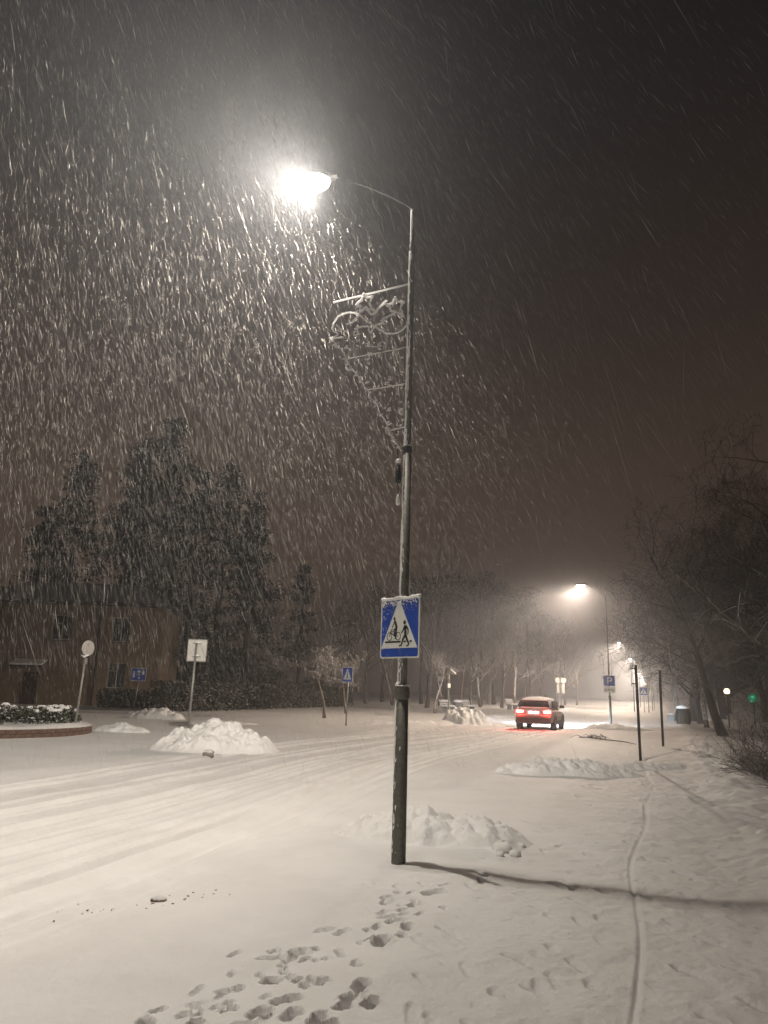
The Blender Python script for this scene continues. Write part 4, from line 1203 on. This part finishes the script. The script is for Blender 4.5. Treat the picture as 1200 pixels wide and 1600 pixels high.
bench((7.7, 64.8), R(58), 'middle snow covered bench next to the grey bin')
bench((14.0, 79.5), R(58), 'farthest snow covered bench, just left of the car roof', 1.1)
bench((20.3, 52.5), R(-120), 'snow covered dark bench beside the path on the right')
def bin_(pos, label, m, h=.95, r=.36):
    t = thing('waste_bin', gpos(*pos), 0, label, 'waste bin', 'waste bins')
    MB().lathe([(r * .92, -.05), (r * .95, .1), (r, h * .9), (r * 1.03, h * .92), (r * 1.03, h), (r * .85, h)], 16).obj('drum', m, t, True)
    MB().lathe([(r * .8, h - .02), (r * .98, h + .02), (r * .9, h + .12), (r * .5, h + .2), (.02, h + .22)], 16).obj('snow_cap', SNOW_PILE, t, True)
    for k in range(10):
        a = 2 * math.pi * k / 10
        o = link('slat', cached(('bs', r), lambda: MB().box((0, 0, 0), (.14, .025, h * .8)).mesh(m)), t, (r * 1.02 * math.cos(a), r * 1.02 * math.sin(a), h * .46)); o.rotation_euler = (0, 0, a + math.pi / 2)
bin_((19.2, 47.9), 'dark snow capped waste bin on the right of the path', mat('bin_wood', (.05, .04, .03), None, 6, .8), .95, .40)
bin_((6.6, 63.0), 'grey snow capped bin between the two left benches', mat('bin_concrete', (.20, .19, .18), None, 6, .8), .8, .42)

# globe lanterns beyond the trees on the right
def lantern(pos, z, r, label, color, strength, power, m):
    t = thing('globe_lantern', gpos(*pos), 0, label, 'lantern', None)
    MB().tube([(0, 0, -.1), (0, 0, z - r)], .05, 8).obj('post', DARKMETAL, t, True)
    MB().lathe([(r * .5, z - r - .02), (r * .55, z - r + .04), (r * .3, z - r + .08)], 12).obj('collar', DARKMETAL, t, True)
    mb = MB().lathe([(max(.01, r * math.sin(math.pi * k / 10)), z - r * math.cos(math.pi * k / 10)) for k in range(11)], 16)
    mb.obj('globe', m, t, True)
    if power:
        ld = bpy.data.lights.new('lantern_light', 'POINT'); ld.energy = power; ld.color = color; ld.shadow_soft_size = r * 1.05
        lo = bpy.data.objects.new('lantern_light', ld); col.objects.link(lo); lo.parent = t; lo.location = (0, 0, z)
lantern((21.2, 46.0), 2.12, .17, 'glowing warm white globe lantern between the dark trunks', (1, .66, .42), 20, 110, emit('lantern_glass', (1.0, .60, .34), 7.0))
GREEN = emit('green_glass', (.01, .22, .10), .5)
_nt = GREEN.node_tree
_n = noise(_nt, 5.0, 3, .6); _r2 = ramp(_nt, _n.outputs['Fac'], [(.40, .05), (.56, .35), (.66, 2.6)])  # patchy glow imitates highlights on the glass
lk(_nt, _r2.outputs['Color'], _nt.nodes['Principled BSDF'].inputs['Emission Strength'])
lantern((24.75, 50.0), 1.80, .31, 'green glowing globe above the twiggy shrub', (.1, .9, .4), 1, 6, GREEN)

# ------------------------------------------------------------------ car
def car():
    cpos = (7.55, 37.0)
    t = thing('car', (cpos[0], cpos[1], ground_z(*cpos) - .06), R(-21), 'snow dusted sport utility car driving away with brake lights on, snow on its roof', 'car')
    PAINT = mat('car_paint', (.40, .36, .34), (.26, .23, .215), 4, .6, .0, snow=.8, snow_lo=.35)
    PL = mat('car_plastic', (.025, .024, .023), None, 6, .6)
    GL = mat('car_glass', (.012, .012, .014), None, 3, .15, spec=.6)
    SALT = mat('car_dirty', (.16, .14, .125), (.07, .06, .055), 7, .8)
    # lower body: lofted sections (y from the rear bumper forward)
    st = [(0.00, .74, .50, .86), (.05, .84, .42, .98), (.14, .885, .36, 1.04), (.45, .915, .32, 1.07), (1.2, .925, .30, 1.06), (2.2, .925, .30, 1.04), (3.1, .92, .30, 1.02), (3.7, .90, .30, .97), (4.15, .86, .33, .90), (4.35, .78, .38, .82), (4.44, .66, .44, .72)]
    n = 24; vs = []; fs = []
    for (y, w, zb, zt) in st:
        h = (zt - zb) / 2; zc = (zt + zb) / 2
        for k in range(n):
            a = 2 * math.pi * k / n
            c_, s_ = math.cos(a), math.sin(a)
            e = .42
            vs.append((w * math.copysign(abs(c_) ** e, c_), y, zc + h * math.copysign(abs(s_) ** e, s_)))
    for i in range(len(st) - 1):
        for k in range(n):
            a = i * n + k; b = i * n + (k + 1) % n
            fs.append((a, a + n, b + n, b))
    fs.append(tuple(range(n))); fs.append(tuple((len(st) - 1) * n + k for k in range(n))[::-1])
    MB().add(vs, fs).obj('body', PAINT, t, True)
    # cabin: rings from belt to roof
    rg = [(.98, .12, 3.35, .87), (1.12, .22, 3.10, .86), (1.30, .42, 2.72, .80), (1.44, .56, 2.46, .74), (1.53, .72, 2.25, .66), (1.57, 1.0, 2.0, .50)]
    vs = []; fs = []; n = 28
    for (z, ya, yb, w) in rg:
        yc = (ya + yb) / 2; hy = (yb - ya) / 2
        for k in range(n):
            a = 2 * math.pi * k / n; c_, s_ = math.cos(a), math.sin(a); e = .45
            vs.append((w * math.copysign(abs(c_) ** e, c_), yc + hy * math.copysign(abs(s_) ** e, s_), z))
    for i in range(len(rg) - 1):
        for k in range(n):
            a = i * n + k; b = i * n + (k + 1) % n
            fs.append((a, b, b + n, a + n))
    fs.append(tuple((len(rg) - 1) * n + k for k in range(n)))
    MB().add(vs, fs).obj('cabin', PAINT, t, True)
    # rear window, side windows, windscreen (a little proud of the cabin)
    def panel(name, pts, off, m):
        pts = [Vector(p) for p in pts]
        nrm = (pts[1] - pts[0]).cross(pts[2] - pts[0]).normalized()
        k = len(pts)
        vv = [p + nrm * off for p in pts] + [p - nrm * .03 for p in pts]
        f = [tuple(range(k)), tuple(range(2 * k - 1, k - 1, -1))] + [(i, i + k, (i + 1) % k + k, (i + 1) % k) for i in range(k)]
        return MB().add(vv, f).obj(name, m, t)
    panel('rear_window', [(-.74, .185, 1.13), (.74, .185, 1.13), (.66, .40, 1.36), (.56, .50, 1.43), (-.56, .50, 1.43), (-.66, .40, 1.36)], .02, GL)
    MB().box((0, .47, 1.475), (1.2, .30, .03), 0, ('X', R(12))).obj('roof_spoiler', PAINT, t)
    for s_ in (-1, 1):
        o = [(s_ * .872, .55, 1.12), (s_ * .872, 1.55, 1.12), (s_ * .775, 1.55, 1.42), (s_ * .775, .78, 1.42)]
        panel('side_window', o if s_ > 0 else o[::-1], .012, GL)
        o = [(s_ * .872, 1.62, 1.12), (s_ * .872, 2.70, 1.12), (s_ * .775, 2.38, 1.40), (s_ * .775, 1.62, 1.42)]
        panel('side_window', o if s_ > 0 else o[::-1], .012, GL)
    panel('windscreen', [(.72, 2.98, 1.12), (-.72, 2.98, 1.12), (-.60, 2.46, 1.44), (.60, 2.46, 1.44)], .03, GL)
    # snow on the roof
    nx, ny = 12, 14; vs = []; fs = []
    for i in range(ny):
        for j in range(nx):
            u = i / (ny - 1); v = j / (nx - 1) * 2 - 1
            y = .42 + u * 1.95; w_ = .68 - .10 * abs(u - .45)
            e = (1 - abs(v) ** 4) * (1 - abs(2 * u - 1) ** 4)
            vs.append((v * w_, y, 1.47 + .135 * max(e, 0) ** .5 * (.75 + .25 * (1 - v * v)) + .01 * math.sin(i * 1.7 + j)))
    for i in range(ny - 1):
        for j in range(nx - 1):
            a = i * nx + j; fs.append((a, a + 1, a + nx + 1, a + nx))
    MB().add(vs, fs).obj('roof_snow', SNOW_PILE, t, True)
    # bumper, tailgate details
    MB().box((0, .04, .50), (1.62, .16, .24)).obj('rear_bumper', PL, t)
    MB().box((0, -.045, .66), (1.5, .02, .10)).obj('bumper_snow', SALT, t)
    MB().box((0, .20, 1.10), (1.3, .06, .035)).obj('window_snow', SNOW_PILE, t)
    pl = MB().box((0, .008, .86), (.54, .02, .13)).obj('number_plate', emit('plate_lit', (.75, .82, 1.0), .9), t)  # plate glows by itself, standing in for the plate lamps' light on it
    for x in (-.13, .13):
        MB().box((x, -.012, .885), (.17, .02, .075)).obj('plate_lamp', emit('plate_lamp', (.85, .92, 1.0), 6.0), pl)
    for s_ in (-1, 1):
        tl = MB().box((s_ * .66, .02, .90), (.42, .12, .17), s_ * R(6)).obj('tail_light', emit('tail_red', (1.0, .03, .02), 2.2), t)
        MB().box((s_ * .66, -.045, .905), (.34, .02, .10), s_ * R(6)).obj('lit_core', emit('tail_core', (1.0, .30, .24), 16.0), tl)
        ld = bpy.data.lights.new('brake_light', 'POINT'); ld.energy = 42; ld.color = (1, .06, .04); ld.shadow_soft_size = .06
        lo = bpy.data.objects.new('brake_light', ld); col.objects.link(lo); lo.parent = t; lo.location = (s_ * .66, -.15, .90)
        hl = MB().box((s_ * .62, 4.36, .74), (.34, .12, .13), -s_ * R(18)).obj('headlight', emit('headlight_glass', (.85, .92, 1.0), 20), t)
        ld = bpy.data.lights.new('headlight_beam', 'SPOT'); ld.energy = 9000; ld.color = (.66, .83, 1.0); ld.shadow_soft_size = .07; ld.spot_size = R(85); ld.spot_blend = .9
        lo = bpy.data.objects.new('headlight_beam', ld); col.objects.link(lo); lo.parent = t; lo.location = (s_ * .62, 4.55, .74); lo.rotation_euler = (R(83), 0, -s_ * R(4) if s_ < 0 else R(-9))
        mr_ = MB().box((s_ * 1.02, 2.62, 1.14), (.22, .12, .15)).obj('mirror', PL, t)
        MB().box((s_ * .915, 2.62, 1.08), (.08, .06, .05)).obj('mirror_arm', PL, mr_)
        MB().box((s_ * .93, 1.55, .98), (.03, .18, .03)).obj('door_handle', PL, t)
        MB().box((s_ * .925, 2.2, .38), (.05, 1.8, .16)).obj('sill', PL, t)
        for y in (.82, 3.55):
            x0 = s_ * .80
            ar = MB()
            pts = []
            for k in range(13):
                a = math.pi * k / 12
                pts.append((s_ * .925, y + .43 * math.cos(a), .36 + .43 * math.sin(a)))
            ar.tube(pts, .035, 6).obj('wheel_arch', PL, t, True)
            wv = MB()
            prof = [(.20, -.11), (.33, -.115), (.365, -.08), (.37, 0), (.365, .08), (.33, .115), (.20, .11)]
            k2 = 24; vs = []; fs = []
            for (r_, xx) in prof:
                for k in range(k2):
                    a = 2 * math.pi * k / k2
                    vs.append((x0 + xx + s_ * .03, y + r_ * math.cos(a), .36 + r_ * math.sin(a)))
            for i in range(len(prof) - 1):
                for k in range(k2):
                    a = i * k2 + k; b = i * k2 + (k + 1) % k2
                    fs.append((a, b, b + k2, a + k2))
            wh = wv.add(vs, fs).obj('wheel', mat('tyre_rubber', (.03, .03, .03), None, 9, .9, snow=.6, snow_lo=.5), t, True)
            rim = MB()
            for k in range(5):
                a = 2 * math.pi * k / 5
                rim.tube([(x0 + s_ * .12, y, .36), (x0 + s_ * .12, y + .2 * math.cos(a), .36 + .2 * math.sin(a))], .03, 5)
            rim.tube([(x0 + s_ * .12, y + .2 * math.cos(2 * math.pi * k / 20), .36 + .2 * math.sin(2 * math.pi * k / 20)) for k in range(21)], .022, 5)
            rim.tube([(x0 + s_ * .02, y, .36), (x0 + s_ * .08, y, .36)], .19, 16)
            rim.obj('rim', GALV, wh, True)
    MB().tube([(-.5, .0, .36), (-.5, .1, .36)], .04, 8).obj('exhaust', GALV, t, True)
    MB().box((.45, .85, 1.66), (.02, .16, .05), 0, ('X', R(-25))).obj('roof_fin', PL, t)
car()

# ------------------------------------------------------------------ falling snow: slim wind-blown flakes, real geometry lit by the lamps
def flakes():
    rnd = np.random.default_rng(77)
    parts = []
    def region(n, lo, hi):
        return rnd.uniform(lo, hi, (n, 3))
    P = np.concatenate([region(105000, (-14, 3.0, 0.05), (12, 22, 14.5)), rnd.normal(size=(95000, 3)) * np.array([4.4, 3.0, 3.3]) + np.array([-2.2, 9.0, 6.0])])
    P = np.concatenate([P, region(45000, (-22, 13, .1), (6, 32, 15)), region(900, (-3, 1.8, 2.2), (3, 4.5, 6.5))])
    P = P[(P[:, 1] > 1.8) & (P[:, 2] < 14)]
    # flakes around the second lamp, larger spacing
    c2 = rd(37.1, 1.4, 6.6)
    P = np.concatenate([P, rnd.normal(size=(3500, 3)) * np.array([2.2, 2.2, 1.6]) + np.array(c2)])
    P = P[P[:, 2] > 0.05]
    # none inside the arm's length of the lamp glass
    keep = rnd.random(len(P)) < np.where(P[:, 1] > 33, 1, np.clip(.85 - .12 * (P[:, 0] + .5), .22, 1))   # fewer flakes to the right, standing in for weaker lamp light there
    P = P[keep & ~((P[:, 2] < 1.7) & (P[:, 1] < 12.5))]
    n = len(P)
    far_ = P[:, 1] > 33
    w = np.exp(rnd.normal(math.log(.00042), .55, n)); w[far_] *= 1.9
    dl = np.linalg.norm(P - np.array([-1.0, 8.2, 7.8]), axis=1)
    w *= 1 + .60 * sstep(3.0, 8.0, dl)          # flakes made thinner near the lamp so they look less glaring
    L = np.exp(rnd.normal(math.log(.072), .5, n)); L[far_] *= 1.1
    turb = (fbm(P[:, 0] * .35 + P[:, 2] * .2, P[:, 2] * .35 + P[:, 1] * .3, 3))
    t2 = (fbm(P[:, 1] * .4 + 40, P[:, 2] * .3 + P[:, 0] * .25, 3))
    D = np.stack([.38 + .012 * P[:, 0] + .45 * turb + rnd.normal(0, .10, n), -.12 + .5 * t2 + rnd.normal(0, .12, n), -np.ones(n)], 1)
    D /= np.linalg.norm(D, axis=1, keepdims=True)
    A = np.cross(D, rnd.normal(size=(n, 3))); A /= np.linalg.norm(A, axis=1, keepdims=True)
    B = np.cross(D, A)
    w = w[:, None]; L = L[:, None]
    V = [P - D * L, P + D * L]
    for k in range(3):
        a = 2 * math.pi * k / 3
        V.append(P + (A * math.cos(a) + B * math.sin(a)) * w)
    V = np.stack(V, 1).reshape(-1, 3)
    tri = np.array([(0, 2, 3), (0, 3, 4), (0, 4, 2), (1, 3, 2), (1, 4, 3), (1, 2, 4)])
    F = (np.arange(n)[:, None, None] * 5 + tri[None]).reshape(-1, 3)
    o = link('falling_snow', np_mesh('falling_snow', V, F, FLAKE, True))
    set_props(o, 'dense wind-blown snowflakes filling the air', 'snow', None, 'stuff')
flakes()

# ------------------------------------------------------------------ snowy air
hz_ = MB().box((0, 0, 13.5), (930, 930, 31.0)).mesh(MATS['snow_fresh'])
hm = bpy.data.materials.new('haze_air'); hm.use_nodes = True
nt = hm.node_tree
nt.nodes.remove(nt.nodes['Principled BSDF'])
pv = nt.nodes.new('ShaderNodeVolumePrincipled')
pv.inputs['Color'].default_value = (0.84, 0.88, 0.95, 1)
pv.inputs['Density'].default_value = HAZE_DENSITY
pv.inputs['Anisotropy'].default_value = 0.65
lk(nt, pv.outputs[0], nt.nodes['Material Output'].inputs['Volume'])
hz_.materials.clear(); hz_.materials.append(hm)
set_props(link('haze', hz_), 'snowy night air glowing around the lamps', 'haze', None, 'stuff')
